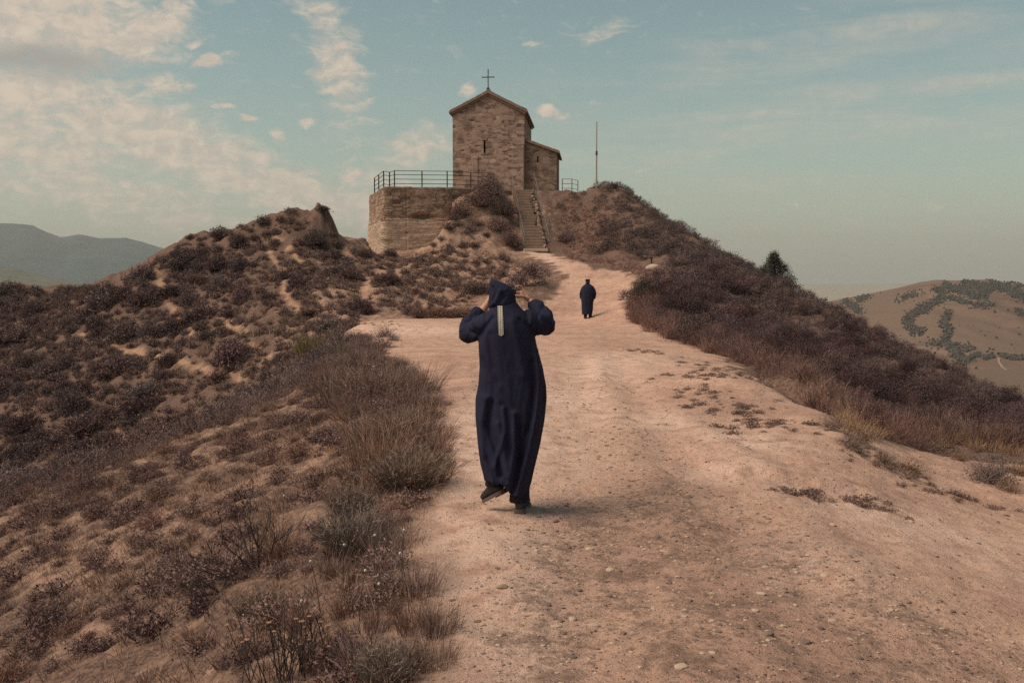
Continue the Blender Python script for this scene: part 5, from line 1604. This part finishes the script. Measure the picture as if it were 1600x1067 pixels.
# --- woods and track on the far hill
M_WOOD = mat_plain('far_wood', (.080, .070, .060), .95, 0, .4, .05)
LN = [([(1478, 462), (1450, 478), (1425, 492), (1416, 505), (1425, 515), (1440, 521)], 4.5, 420), ([(1483, 488), (1476, 500), (1474, 508), (1485, 517), (1475, 533)], 3.2, 230), ([(1450, 535), (1485, 540), (1520, 546)], 5, 70),
      ([(1484, 540), (1494, 552), (1504, 566)], 4, 200), ([(1507, 565), (1528, 555)], 2.5, 80), ([(1538, 560), (1552, 557)], 2, 60), ([(1563, 556), (1582, 560), (1603, 560)], 2.2, 130),
      ([(1474, 446), (1498, 454), (1528, 463)], 4, 260), ([(1505, 444), (1530, 448), (1540, 456), (1535, 464)], 5, 320), ([(1545, 445), (1575, 452), (1603, 466)], 5, 360), ([(1485, 466), (1512, 473)], 3, 120), ([(1518, 478), (1550, 478)], 4, 60),
      ([(1356, 463), (1340, 470)], 3, 100), ([(1318, 470), (1335, 480), (1345, 488)], 4, 120), ([(1590, 487), (1604, 492)], 3, 60), ([(1400, 470), (1420, 463), (1440, 456)], 4, 50), ([(1460, 452), (1472, 456)], 3, 60), ([(1545, 437), (1580, 440), (1603, 448)], 3, 90)]
wp = []
for pl2, wd_, n in LN:
    n = int(n * 2.4); pl2 = np.array(pl2, float); d = np.concatenate([[0], np.cumsum(np.hypot(*np.diff(pl2, axis=0).T))]); s_ = rng.uniform(0, d[-1], n)
    wp.append(np.stack([np.interp(s_, d, pl2[:, 0]), np.interp(s_, d, pl2[:, 1])], -1) + rng.normal(size=(n, 2)) * np.array([wd_, wd_ * .75]))
wp.append(np.stack([rng.uniform(1330, 1600, 60), rng.uniform(455, 600, 60)], -1))
wp = np.concatenate(wp); hp = hit_hill(wp[:, 0], wp[:, 1]); hp = hp[~np.isnan(hp[:, 1])]
b = BM(); b.blob((0, 0, .6), (1, 1, .9), None, 1); me = b.mesh('t'); co = np.empty(len(me.vertices) * 3); me.vertices.foreach_get('co', co); co = co.reshape(-1, 3)
co *= 1 + .35 * np.random.default_rng(2).normal(size=(len(co), 1)); tri = np.empty(len(me.polygons) * 3, dtype=np.int32); me.polygons.foreach_get('vertices', tri); tri = tri.reshape(-1, 3)
r2 = rng.uniform(.6, 1.5, len(hp)); a = rng.uniform(0, 6.28, len(hp))
X = (co[None, :, 0] * np.cos(a)[:, None] - co[None, :, 1] * np.sin(a)[:, None]) * r2[:, None] + hp[:, 0][:, None]
Y = (co[None, :, 0] * np.sin(a)[:, None] + co[None, :, 1] * np.cos(a)[:, None]) * r2[:, None] + hp[:, 1][:, None]
Z = co[None, :, 2] * r2[:, None] * rng.uniform(.9, 1.5, len(hp))[:, None] + hp[:, 2][:, None]
me = mesh_np('woods', np.stack([X, Y, Z], -1).reshape(-1, 3), None, (np.arange(len(hp))[:, None, None] * len(co) + tri[None]).reshape(-1, 3))
tag(obj('woods', me, M_WOOD), 'dark trees in the gullies and hedge lines of the distant bare hill', 'woods', None, 'stuff')
tk = np.array([(1560, 560), (1561, 567), (1566, 575), (1575, 581), (1588, 585), (1606, 589)], float); s_ = np.linspace(0, 5, 40)
tk = np.stack([np.interp(s_, range(6), tk[:, 0]), np.interp(s_, range(6), tk[:, 1])], -1)
th_ = hit_hill(tk[:, 0], tk[:, 1]); th_ = th_[~np.isnan(th_[:, 1])]
if len(th_) > 3:
    tg_ = unit(np.gradient(th_, axis=0) * np.array([1, 1, 0])); sd_ = np.stack([tg_[:, 1], -tg_[:, 0], np.zeros(len(tg_))], -1) * 1.1
    v = np.concatenate([th_ + sd_, th_ - sd_]); v[:, 2] = hill_z(v[:, 0], v[:, 1]) + .7; n = len(th_)
    q = np.stack([np.arange(n - 1), np.arange(1, n), n + np.arange(1, n), n + np.arange(n - 1)], -1)
    tag(obj('farm_track', mesh_np('farm_track', v, q), mat_plain('pale_track', (.33, .23, .175), .95, 0, .1)), kind='structure')

# ------------------------------------------------------------------ people
from mathutils.bvhtree import BVHTree


def remesh(me, voxel, smooth=4, fac=.5):
    o = bpy.data.objects.new('shape', me); COL.objects.link(o)
    r_ = o.modifiers.new('r', 'REMESH'); r_.mode = 'VOXEL'; r_.voxel_size = voxel
    if smooth:
        s_ = o.modifiers.new('s', 'SMOOTH'); s_.iterations = smooth; s_.factor = fac
    bpy.context.view_layer.update()
    dg = bpy.context.evaluated_depsgraph_get()
    m2 = bpy.data.meshes.new_from_object(o.evaluated_get(dg))
    bpy.data.objects.remove(o)
    m2.polygons.foreach_set('use_smooth', np.ones(len(m2.polygons), dtype=bool))
    return m2


def get_co(me):
    c = np.empty(len(me.vertices) * 3); me.vertices.foreach_get('co', c); return c.reshape(-1, 3)


def get_no(me):
    c = np.empty(len(me.vertices) * 3); me.vertices.foreach_get('normal', c); return c.reshape(-1, 3)


def set_co(me, c):
    me.vertices.foreach_set('co', c.astype(np.float32).ravel()); me.update()


def ring(cx, cy, hx, hyb, hyf, z, n=44, e=2.4, zf=None):
    """superellipse ring; different depth behind (towards -y) and in front"""
    out = []
    for k in range(n):
        a = 2 * math.pi * k / n; c, s = math.cos(a), math.sin(a)
        x = hx * math.copysign(abs(c) ** (2 / e), c); hy = hyb if s < 0 else hyf
        y = hy * math.copysign(abs(s) ** (2 / e), s)
        zz = z if zf is None else zf(cx + x, cy + y, z)
        out.append((cx + x, cy + y, zz))
    return out


M_CLOTH, NC = newmat('navy_cloth')
tcn = NC.n('ShaderNodeTexCoord').outputs['Object']
cn = NC.noise(tcn, 5, 4, .6); cf_ = NC.noise(tcn, 260, 2, .6)
bb = NC.out(NC.mix(cn, (.0165, .016, .033), (.026, .025, .049)), .88, NC.bump(NC.noise(tcn, 16, 3, .5), .3, .006), 0, .12)
M_SKIN = mat_plain('skin', (.50, .26, .185), .6, 0, .12, 14)
M_SHOE = mat_plain('dark_leather', (.030, .027, .034), .55, 0, .3, 18)
M_SOLE = mat_plain('dusty_sole', (.135, .095, .085), .9, 0, .35, 30)
M_TROU = mat_plain('dark_trousers', (.013, .013, .022), .9, 0, .3, 14, .004)
M_CAM = mat_plain('camera_body', (.018, .016, .018), .5, 0, .2, 20)
M_HAIR = mat_plain('dark_hair', (.018, .013, .012), .8, 0, .3, 40)


def finger(b, pts, r_=.0088):
    b.tube(pts, [r_ * 1.12, r_ * 1.05, r_, r_ * .82][:len(pts)], 8)
    b.blob(pts[-1], (r_ * .84,) * 3, None, 1)


def head_shape(b, c, s=1.0, yaw=0.0):
    """skull, jaw, nose, lips, ears; faces +y"""
    M0 = Matrix.Translation(c) @ Matrix.Rotation(yaw, 4, 'Z')

    def bl(p, r_, sub=2):
        q = M0 @ Vector((p[0] * s, p[1] * s, p[2] * s)); b.blob(q, (r_[0] * s, r_[1] * s, r_[2] * s), Matrix.Rotation(yaw, 4, 'Z'), sub)
    bl((0, -.012, .025), (.076, .094, .088), 3); bl((0, .018, -.035), (.062, .072, .078), 3); bl((0, .05, -.082), (.036, .034, .028))
    bl((0, .086, -.018), (.0125, .02, .026)); bl((0, .099, -.030), (.015, .013, .011)); bl((0, .078, .022), (.05, .014, .012))
    bl((0, .079, -.060), (.023, .011, .007)); bl((0, .077, -.071), (.019, .011, .007))
    for s2 in (-1, 1):
        bl((s2 * .077, -.008, -.01), (.010, .019, .032)); bl((s2 * .030, .074, .004), (.013, .010, .009)); bl((s2 * .044, .056, -.03), (.02, .02, .02))


def eyes(parent, c, s=1.0):
    for s2 in (-1, 1):
        b = BM(); b.blob((c[0] + s2 * .030 * s, c[1] + .081 * s, c[2] + .004 * s), (.0095 * s, .0065 * s, .006 * s), None, 2)
        b.build('eye', M_EYE, parent, True)


M_EYE = mat_plain('eye', (.05, .035, .03), .2, 0, .1)

# ---- hooded man taking a picture
MY = 7.67
gx, gy = .02, MY
gzv = float(samp(GZ, gx, gy))
K = MY / F                                  # metres per photo pixel at his distance


def lx(px): return (px - 800) * K
def lz(py): return (800 - py) * K


b = BM()
hc = (-.078, .05, 1.655)
head_shape(b, hc, 1.0)
b.tube([(-.05, -.02, 1.42), (-.068, .01, 1.52), (-.078, .03, 1.60)], [.075, .06, .056], 12)
b.tube([(-.02, 0, .86), (-.02, -.01, 1.05), (-.035, -.02, 1.25), (-.04, -.02, 1.42), (-.05, -.01, 1.50)], [(.16, .11), (.14, .10), (.16, .11), (.165, .10), (.09, .07)], 16)


def arm(b, sh, elb, wr, r0=.055, r1=.043, r2=.029):
    b.blob(sh, (.062,) * 3, None, 2)
    b.tube([sh, tuple((a + c) / 2 for a, c in zip(sh, elb)), elb], [r0, r0 * .92, r1], 12)
    b.blob(elb, (r1,) * 3, None, 2)
    b.tube([elb, tuple(e * .6 + w_ * .4 for e, w_ in zip(elb, wr)), wr], [r1, r1 * .95, r2], 12)


SHR, ELR, WRR = (.138, -.01, 1.475), (.262, .09, 1.455), (.150, .235, 1.625)
SHL, ELL, WRL = (-.215, -.01, 1.455), (-.350, .10, 1.375), (-.205, .235, 1.600)
arm(b, SHR, ELR, WRR); arm(b, SHL, ELL, WRL)


def grip(b, mir):
    f = (lambda p: p) if not mir else (lambda p: (-.062 - p[0], p[1], p[2]))
    W = WRL if mir else WRR
    b.blob(W, (.029,) * 3, None, 2)
    mcp = [(.088, .252, 1.722), (.092, .262, 1.701), (.094, .262, 1.680), (.094, .256, 1.660)]
    for m_ in mcp:
        b.tube([W, tuple((a + c) / 2 for a, c in zip(W, f(m_))), f(m_)], [.02, .0145, .0112], 8)
        b.blob(f(m_), (.0115,) * 3, None, 1)
    finger(b, [f(mcp[0]), f((.074, .250, 1.750)), f((.048, .240, 1.754)), f((.030, .232, 1.744))], .0086)
    for m_, dx in ((mcp[1], 0), (mcp[2], .004), (mcp[3], .012)):
        finger(b, [f(m_), f((.066, .287, m_[2] + .002)), f((.038 + dx, .283, m_[2] - .001)), f((.022 + dx, .272, m_[2] - .003))], .0088 if dx < .01 else .0076)
    th = [tuple(w_ * .55 + p * .45 for w_, p in zip(W, f((.098, .225, 1.675)))), f((.088, .196, 1.668)), f((.056, .180, 1.672)), f((.028, .178, 1.678))]
    b.tube(th[:2], [.018, .0125], 8); finger(b, th[1:], .0105)


grip(b, False); grip(b, True)
for hip, kn, an, toe in (((-.10, 0, .90), (-.135, .09, .52), (-.138, .03, .205), (-.19, .13, .10)), ((.065, 0, .90), (.075, .03, .48), (.062, -.015, .09), (.085, .13, .04))):
    b.tube([hip, tuple((a + c) / 2 for a, c in zip(hip, kn)), kn, tuple(k_ * .6 + a * .4 for k_, a in zip(kn, an)), an], [.09, .078, .056, .054, .036], 12)
    b.blob(kn, (.055,) * 3, None, 2); b.tube([an, toe], [.038, .028], 10)
p1 = obj('person', remesh(b.mesh('body'), .0048, 3), M_SKIN)
p1.location = (0, MY, gzv)
tag(p1, 'man in long hooded navy robe walking up the track, hands raised to his face', 'person')
eyes(p1, hc)
# robe
rows = [(768, 757, 826, .20, .17), (752, 754.5, 831, .205, .175), (720, 750, 838, .205, .18), (690, 746.5, 845, .20, .18), (650, 743.5, 851.5, .19, .175), (620, 743, 854.5, .18, .17), (600, 747, 853.5, .172, .165),
        (570, 749, 848, .165, .155), (545, 748, 841, .165, .15), (525, 747.5, 836, .168, .145), (510, 748.5, 834, .165, .135), (496, 754, 830, .145, .115), (486, 761, 822, .115, .095), (477, 768, 813, .085, .08), (470, 771, 808, .07, .07)]


def hem(x, y, z):
    if z > lz(752) + .001: return z
    up = .085 * (1 - sstep(lx(778), lx(793), np.array(x)))            # left half rides up over the lifted leg
    notch = .085 * math.exp(-((x - lx(789)) / .022) ** 2)
    return z + float(up) + notch + (.02 * math.sin(x * 60) if y < 0 else 0)


R_ = []
for py, xl, xr, yb, yf in rows:
    cx = (lx(xl) + lx(xr)) / 2; hx_ = (lx(xr) - lx(xl)) / 2
    R_.append(ring(cx, -.015, hx_, yb * .92, yf, lz(py), 56, 2.25, hem))
b = BM(); b.rings(R_)
b.tube([(.10, -.01, 1.475), (.185, .02, 1.462), (.262, .085, 1.455), (.25, .15, 1.50), (.208, .205, 1.565), (.186, .228, 1.602)], [.108, .092, .083, .082, .068, .060], 18)
b.tube([(-.17, -.01, 1.455), (-.26, .02, 1.425), (-.345, .09, 1.385), (-.335, .15, 1.44), (-.275, .205, 1.52), (-.245, .225, 1.555)], [.108, .09, .078, .078, .064, .056], 18)
b.blob((.258, .085, 1.452), (.082, .082, .086), None, 2); b.blob((-.343, .09, 1.382), (.075, .08, .078), None, 2)
b.blob((.183, .222, 1.600), (.066, .05, .050), None, 2)      # bunched cuff
robe_me = remesh(b.mesh('robe'), .0085, 9)
co = get_co(robe_me); no = get_no(robe_me)
PXv = 800 + co[:, 0] / K; PYv = 800 - co[:, 2] / K
back = np.clip(-no[:, 1] * 1.6 + .1, 0, 1)
FOLDS = [([(745, 530), (772, 572), (798, 606), (826, 640), (840, 668)], 9, .015), ([(752, 562), (778, 606), (800, 638), (822, 668)], 8, -.014), ([(838, 535), (843, 590), (838, 640), (824, 705), (808, 765)], 5, .020),
         ([(830, 560), (834, 610), (826, 660), (812, 715)], 5, -.016), ([(758, 618), (750, 660), (756, 705)], 6, .014), ([(768, 622), (764, 660), (778, 705), (783, 735)], 5, -.018), ([(787, 632), (790, 668), (779, 700), (774, 722)], 4, .016),
         ([(803, 640), (804, 690), (796, 745)], 5, .018), ([(812, 660), (812, 710), (802, 762)], 3.5, -.016), ([(848, 600), (850, 650), (838, 705), (826, 750)], 4, -.014), ([(833, 690), (822, 735), (817, 768)], 4, .014),
         ([(778, 655), (788, 690), (792, 735)], 5, .016), ([(749, 690), (760, 720), (770, 745)], 4, .013), ([(838, 522), (826, 508), (812, 496)], 4, -.014), ([(748, 528), (760, 508), (770, 494)], 4, -.014),
         ([(800, 500), (812, 540), (818, 580)], 7, .010), ([(765, 520), (770, 560), (778, 590)], 6, -.008), ([(742, 612), (760, 614), (780, 622)], 4, .004), ([(850, 480), (862, 495), (858, 515)], 3.5, -.010), ([(842, 485), (848, 505), (846, 520)], 3, .009),
         ([(726, 505), (736, 515), (748, 520)], 3.5, -.010), ([(735, 497), (748, 508)], 3, .008)]
dz_ = np.zeros(len(co))
for pl2, w_, a_ in FOLDS:
    w_ = np.array(pl2, float); pass
for pl2, wd_, a_ in FOLDS:
    q = np.array(pl2, float); s_ = np.linspace(0, 1, 24); t_ = np.linspace(0, 1, len(q))
    q = np.stack([np.interp(s_, t_, q[:, 0]), np.interp(s_, t_, q[:, 1])], -1)
    d_ = segdist(PXv, PYv, q)
    dz_ += 1.6 * a_ * np.exp(-(d_ / wd_) ** 2)
armw = np.clip((np.abs(PXv - 792) - 42) / 10, 0, 1) * (PYv < 545)
wr_ = ridged((PXv * .7 + PYv * .35) / 9 * np.where(PXv > 792, 1, -1) + .6 * fbm(PXv / 12, PYv / 12, 2), (PYv - PXv * .3) / 34, 2)
co = co + no * (armw * (.011 * (wr_ - .35)))[:, None]
dz_ += .009 * fbm(PXv / 14 + 3, PYv / 45, 4) * np.clip((PYv - 520) / 60, 0, 1) + .003 * fbm(PXv / 10, PYv / 22, 3)
side_ = .012 * fbm(np.arctan2(co[:, 1], co[:, 0]) * 3.2, co[:, 2] * 1.1, 3) * np.clip((1.3 - co[:, 2]) / .5, 0, 1)
co = co + np.array([0, -1, 0]) * (dz_ * back)[:, None] + no * (side_ * (1 - back * .6))[:, None]
set_co(robe_me, co)
robe = obj('robe', robe_me, M_CLOTH, p1)
bvh = BVHTree.FromPolygons([tuple(v) for v in co], [tuple(p.vertices) for p in robe_me.polygons])
# pale woven strip below the hood
def backy(x, z):
    h_ = bvh.ray_cast(Vector((x, -1.5, z)), Vector((0, 1, 0)))
    return h_[0].y if h_[0] is not None else -.15


m_tr, NTr = newmat('woven_strip')
uvx = NTr.n('ShaderNodeTexCoord').outputs['Object']
so2 = NTr.n('ShaderNodeSeparateXYZ'); NTr.l(uvx, so2.inputs[0])
gx_ = NTr.m('PINGPONG', NTr.m('MULTIPLY', NTr.m('ADD', so2.outputs[0], .0870), 1 / .0148), .5); gz_ = NTr.m('PINGPONG', NTr.m('MULTIPLY', so2.outputs[2], 1 / .0150), .5)
ln_ = NTr.m('MINIMUM', NTr.ramp01(gx_, .06, .17), NTr.ramp01(gz_, .08, .2))
NTr.out(NTr.mix(ln_, (.10, .085, .08), (.60, .52, .42)), .9)
b = BM(); nrow = 26; rowsv = []
for i in range(nrow + 1):
    t_ = i / nrow; py = 474.5 + (518 - 474.5) * t_; cxp = 781.6 + 1.6 * t_
    wpx = 3.9
    rowsv.append([(lx(cxp + wpx * k / 2), lz(py)) for k in (-2, -1, 0, 1, 2)])
rowsv.append([(lx(783.3 + k * 1.0), lz(518 + 3.2 * (1 - abs(k) / 2.0 * .6))) for k in (-2, -1, 0, 1, 2)])
vf = [[b.b.verts.new((x, backy(x, z) - .0065, z)) for x, z in r_] for r_ in rowsv]
vb = [[b.b.verts.new((x, backy(x, z) + .004, z)) for x, z in r_] for r_ in rowsv]
for i in range(len(vf) - 1):
    for k in range(4):
        b.b.faces.new((vf[i][k], vf[i][k + 1], vf[i + 1][k + 1], vf[i + 1][k])); b.b.faces.new((vb[i][k], vb[i + 1][k], vb[i + 1][k + 1], vb[i][k + 1]))
    for k in (0, 4): b.b.faces.new((vf[i][k], vf[i + 1][k], vb[i + 1][k], vb[i][k]))
b.build('embroidered_strip', m_tr, robe)['label'] = 'pale chequered strip with a pointed end down the back'
# hood
HR_ = [(1.575, -.180, .050, .105, .06), (1.60, -.184, .044, .118, .085), (1.63, -.183, .034, .122, .105), (1.66, -.181, .029, .12, .115), (1.695, -.177, .024, .115, .12), (1.725, -.176, .012, .105, .12), (1.752, -.176, -.015, .09, .11), (1.775, -.175, -.06, .07, .095), (1.792, -.172, -.105, .045, .075), (1.802, -.166, -.132, .022, .045)]
b = BM(); b.rings([ring((a + c) / 2, .03, (c - a) / 2, d_, e_, z, 40, 2.5) for z, a, c, d_, e_ in HR_])
hood_me = remesh(b.mesh('hood'), .0065, 5)
co = get_co(hood_me); no = get_no(hood_me)
# opening for the face
hood_v = co.copy()
fx = (co[:, 0] - hc[0]) / .066; fz2 = (co[:, 2] - 1.650) / .088
inn = np.clip(1 - (fx ** 2 + fz2 ** 2), 0, 1) * (co[:, 1] > .08)
co[:, 1] -= inn ** .35 * .105
PXv = 800 + co[:, 0] / K; PYv = 800 - co[:, 2] / K; back = np.clip(-no[:, 1] * 1.6 + .1, 0, 1); dz_ = np.zeros(len(co))
for pl2, wd_, a_ in [([(769, 440), (778, 448), (782, 452)], 2.2, .012), ([(772, 446), (776, 456), (771, 468)], 1.9, -.011), ([(783, 449), (777, 460), (768, 476)], 1.9, .011), ([(786, 452), (796, 446), (803, 456)], 2.4, .007), ([(766, 455), (769, 470)], 1.7, .009), ([(788, 460), (780, 472)], 2, -.008), ([(765, 477), (785, 478), (806, 474)], 1.6, -.014)]:
    dz_ += a_ * np.exp(-(segdist(PXv, PYv, np.array(pl2, float)) / (wd_ * 1.35)) ** 2)
co = co + np.array([0, -1, 0]) * (dz_ * back)[:, None]
set_co(hood_me, co)
obj('hood', hood_me, M_CLOTH, robe)
# trousers and shoes
b = BM()
tr_rng = random.Random(4)
def leg_tube(b, pts, rads):
    P_, Rr = [], []
    for i in range(len(pts) - 1):
        for k in range(6):
            t_ = k / 6; P_.append(tuple(a + (c - a) * t_ for a, c in zip(pts[i], pts[i + 1])))
            r0 = rads[i] + (rads[i + 1] - rads[i]) * t_; Rr.append(r0 * (1 + tr_rng.uniform(-.05, .07)))
    P_.append(pts[-1]); Rr.append(rads[-1]); b.tube(P_, Rr, 16)
leg_tube(b, [(-.12, .04, .62), (-.138, .06, .40), (-.135, .03, .245), (-.132, .02, .195)], [.095, .08, .078, .074])
leg_tube(b, [(.065, .0, .60), (.068, .01, .35), (.060, -.015, .15), (.058, -.015, .075)], [.095, .085, .078, .074])
b.blob((-.19, .01, .222), (.022, .03, .016), None, 2)
b.blob((.0, -.02, .092), (.025, .04, .022), None, 2); b.blob((.05, -.05, .11), (.06, .04, .016), None, 2); b.blob((-.12, -.03, .205), (.05, .035, .014), None, 2)
obj('trousers', remesh(b.mesh('trousers'), .008, 3), M_TROU, p1)


def shoe(M0, name='shoe'):
    """shoe built flat (heel at origin, toe along +y) and then placed"""
    b = BM()
    prof = [(-.035, .030, .0, .085), (-.01, .040, .0, .10), (.04, .041, .0, .105), (.09, .040, .0, .085), (.14, .046, .0, .068), (.19, .047, .0, .056), (.225, .038, .0, .045), (.242, .018, .004, .030)]
    rr = []
    for y, hw_, z0, z1 in prof:
        rr.append([(hw_ * math.copysign(abs(math.cos(a)) ** .8, math.cos(a)), y, (z0 + z1) / 2 + (z1 - z0) / 2 * math.copysign(abs(math.sin(a)) ** .7, math.sin(a))) for a in [2 * math.pi * k / 16 for k in range(16)]])
    b.rings(rr)
    up = obj(name, remesh(b.mesh(name), .006, 2), M_SHOE, p1); up.matrix_local = M0
    b = BM(); out = [(-.042, 0), (-.036, .03), (-.015, .043), (.05, .040), (.10, .043), (.16, .051), (.21, .048), (.24, .028), (.25, 0)]
    poly = [(x, y) for y, x in out] + [(-x, y) for y, x in out[::-1] if x > 0]
    b.prism(poly, -.022, .004, 'z'); b.box((0, .005, -.028), (.076, .085, .014))
    sl2 = b.build('sole', M_SOLE, up)
    return up


shoe(Matrix.Translation((.062, -.045, .030)) @ Matrix.Rotation(R(-12), 4, 'Z'))
# lifted foot: heel up, toe just off the ground and turned outwards
shoe(Matrix.Translation((-.090, -.005, .165)) @ Matrix.Rotation(R(38), 4, 'Z') @ Matrix.Rotation(R(-27), 4, 'X') @ Matrix.Rotation(R(-14), 4, 'Y'))
# the camera he holds
cmo = empty('photo_camera', (0, MY, gzv)); tag(cmo, 'small black camera held up in front of the hooded man face', 'camera')
b = BM(); b.box((-.031, .226, 1.690), (.128, .040, .078), None, .006); b.box((-.031, .224, 1.735), (.045, .034, .018), None, .004); b.build('body', M_CAM, cmo)
b = BM(); b.tube([(-.031, .245, 1.688), (-.031, .30, 1.688)], [.030, .028], 16); b.build('lens', M_CAM, cmo)

# ---- second man farther up, seen from behind
q = hit(918.5, 498)[0]
YB = q[1]; KB = YB / F


def lx2(px): return (px - 918.5) * KB
def lz2(py): return (498 - py) * KB


b = BM(); h2c = (lx2(918), .03, lz2(442.2))
head_shape(b, h2c, 1.12)
b.tube([(0, -.01, 1.36), (0, .0, 1.45), (-.01, .02, 1.54)], [.08, .065, .06], 12)
b.tube([(0, 0, .85), (0, 0, 1.1), (0, -.01, 1.36), (0, 0, 1.44)], [(.19, .14), (.2, .15), (.2, .12), (.1, .08)], 16)
A2 = []
for s2 in (-1, 1):
    sh, elb, wr = (s2 * .185, -.01, 1.325), (s2 * .290, .0, 1.04), (s2 * .265, .13, .84)
    A2.append((sh, elb, wr)); arm(b, sh, elb, wr)
    hx2 = s2 * .265
    for k in range(4):
        m_ = (hx2 - s2 * .0 + (k - 1.5) * .019 * s2 * .25, .165 + (k - 1.5) * .019, .765)
        b.tube([wr, m_], [.022, .0115], 8); finger(b, [m_, (m_[0] - s2 * .008, m_[1] + .008, .735), (m_[0] - s2 * .02, m_[1] + .008, .712), (m_[0] - s2 * .032, m_[1] + .004, .696 + .006 * abs(k - 1))], .0085)
    finger(b, [(hx2 - s2 * .01, .17, .81), (hx2 - s2 * .025, .205, .785), (hx2 - s2 * .03, .22, .76), (hx2 - s2 * .03, .225, .74)], .0105)
    b.tube([(s2 * .10, 0, .88), (s2 * .10, .02, .48), (s2 * .10, 0, .09)], [.09, .06, .038], 12)
    b.tube([(s2 * .10, 0, .07), (s2 * .12, .12, .035)], [.036, .026], 8)
p2 = obj('person', remesh(b.mesh('body'), .0055, 3), M_SKIN); p2.location = q
tag(p2, 'man in long dark robe and cap standing farther up the track, back turned', 'person')
eyes(p2, h2c)
rows = [(492, 909.5, 925, .22, .2), (485, 909, 926, .22, .2), (475, 908.5, 926.5, .22, .2), (465, 908, 927.5, .21, .2), (456, 907.8, 928.2, .19, .18), (451, 908.2, 928.3, .17, .15), (448.3, 909.5, 927, .14, .12), (446, 913, 923.5, .10, .09), (444.6, 914.3, 922, .08, .08)]
b = BM(); b.rings([ring((lx2(a) + lx2(c)) / 2, 0, (lx2(c) - lx2(a)) / 2, yb, yf, lz2(py), 40, 2.3) for py, a, c, yb, yf in rows])
for sh, elb, wr in A2: b.tube([(sh[0] * .75, sh[1], sh[2] + .0), tuple((a + c) / 2 for a, c in zip(sh, elb)), elb, tuple((a + c) / 2 for a, c in zip(elb, wr)), wr], [.105, .095, .082, .078, .068], 14)
rm = remesh(b.mesh('robe'), .012, 5); co = get_co(rm); no = get_no(rm)
co = co + no * (.018 * fbm(np.arctan2(co[:, 1], co[:, 0]) * 2.6 + 5, co[:, 2] * 1.2, 3) * np.clip((1.25 - co[:, 2]) / .5, .15, 1))[:, None]
set_co(rm, co); obj('robe', rm, M_CLOTH, p2)
b = BM(); z0 = lz2(440.2); b.rings([ring(h2c[0], .02, .094, .11, .11, z0 - .03, 24, 2), ring(h2c[0], .02, .097, .113, .113, z0 + .015, 24, 2), ring(h2c[0], .02, .104, .118, .118, z0 + .06, 24, 2), ring(h2c[0], .02, .100, .114, .114, z0 + .078, 24, 2), ring(h2c[0], .02, .05, .06, .06, z0 + .085, 24, 2)])
b.build('cap', mat_plain('black_felt', (.010, .010, .014), .9, 0, .2), p2, True)
b = BM(); b.blob((h2c[0], .0, h2c[2] - .018), (.0885, .104, .070), None, 3); b.build('hair', M_HAIR, p2, True)
for s2 in (-1, 1):
    b = BM(); b.blob((s2 * .105, .07, .045), (.055, .15, .05), Matrix.Rotation(-s2 * .25, 4, 'Z'), 2); b.box((s2 * .105, .07, .008), (.09, .26, .022), -s2 * .25, .006); b.build('shoe', M_SHOE, p2, True)
    b = BM(); leg_tube(b, [(s2 * .10, 0, .4), (s2 * .102, 0, .07)], [.08, .075]); b.build('trouser_leg', M_TROU, p2, True)
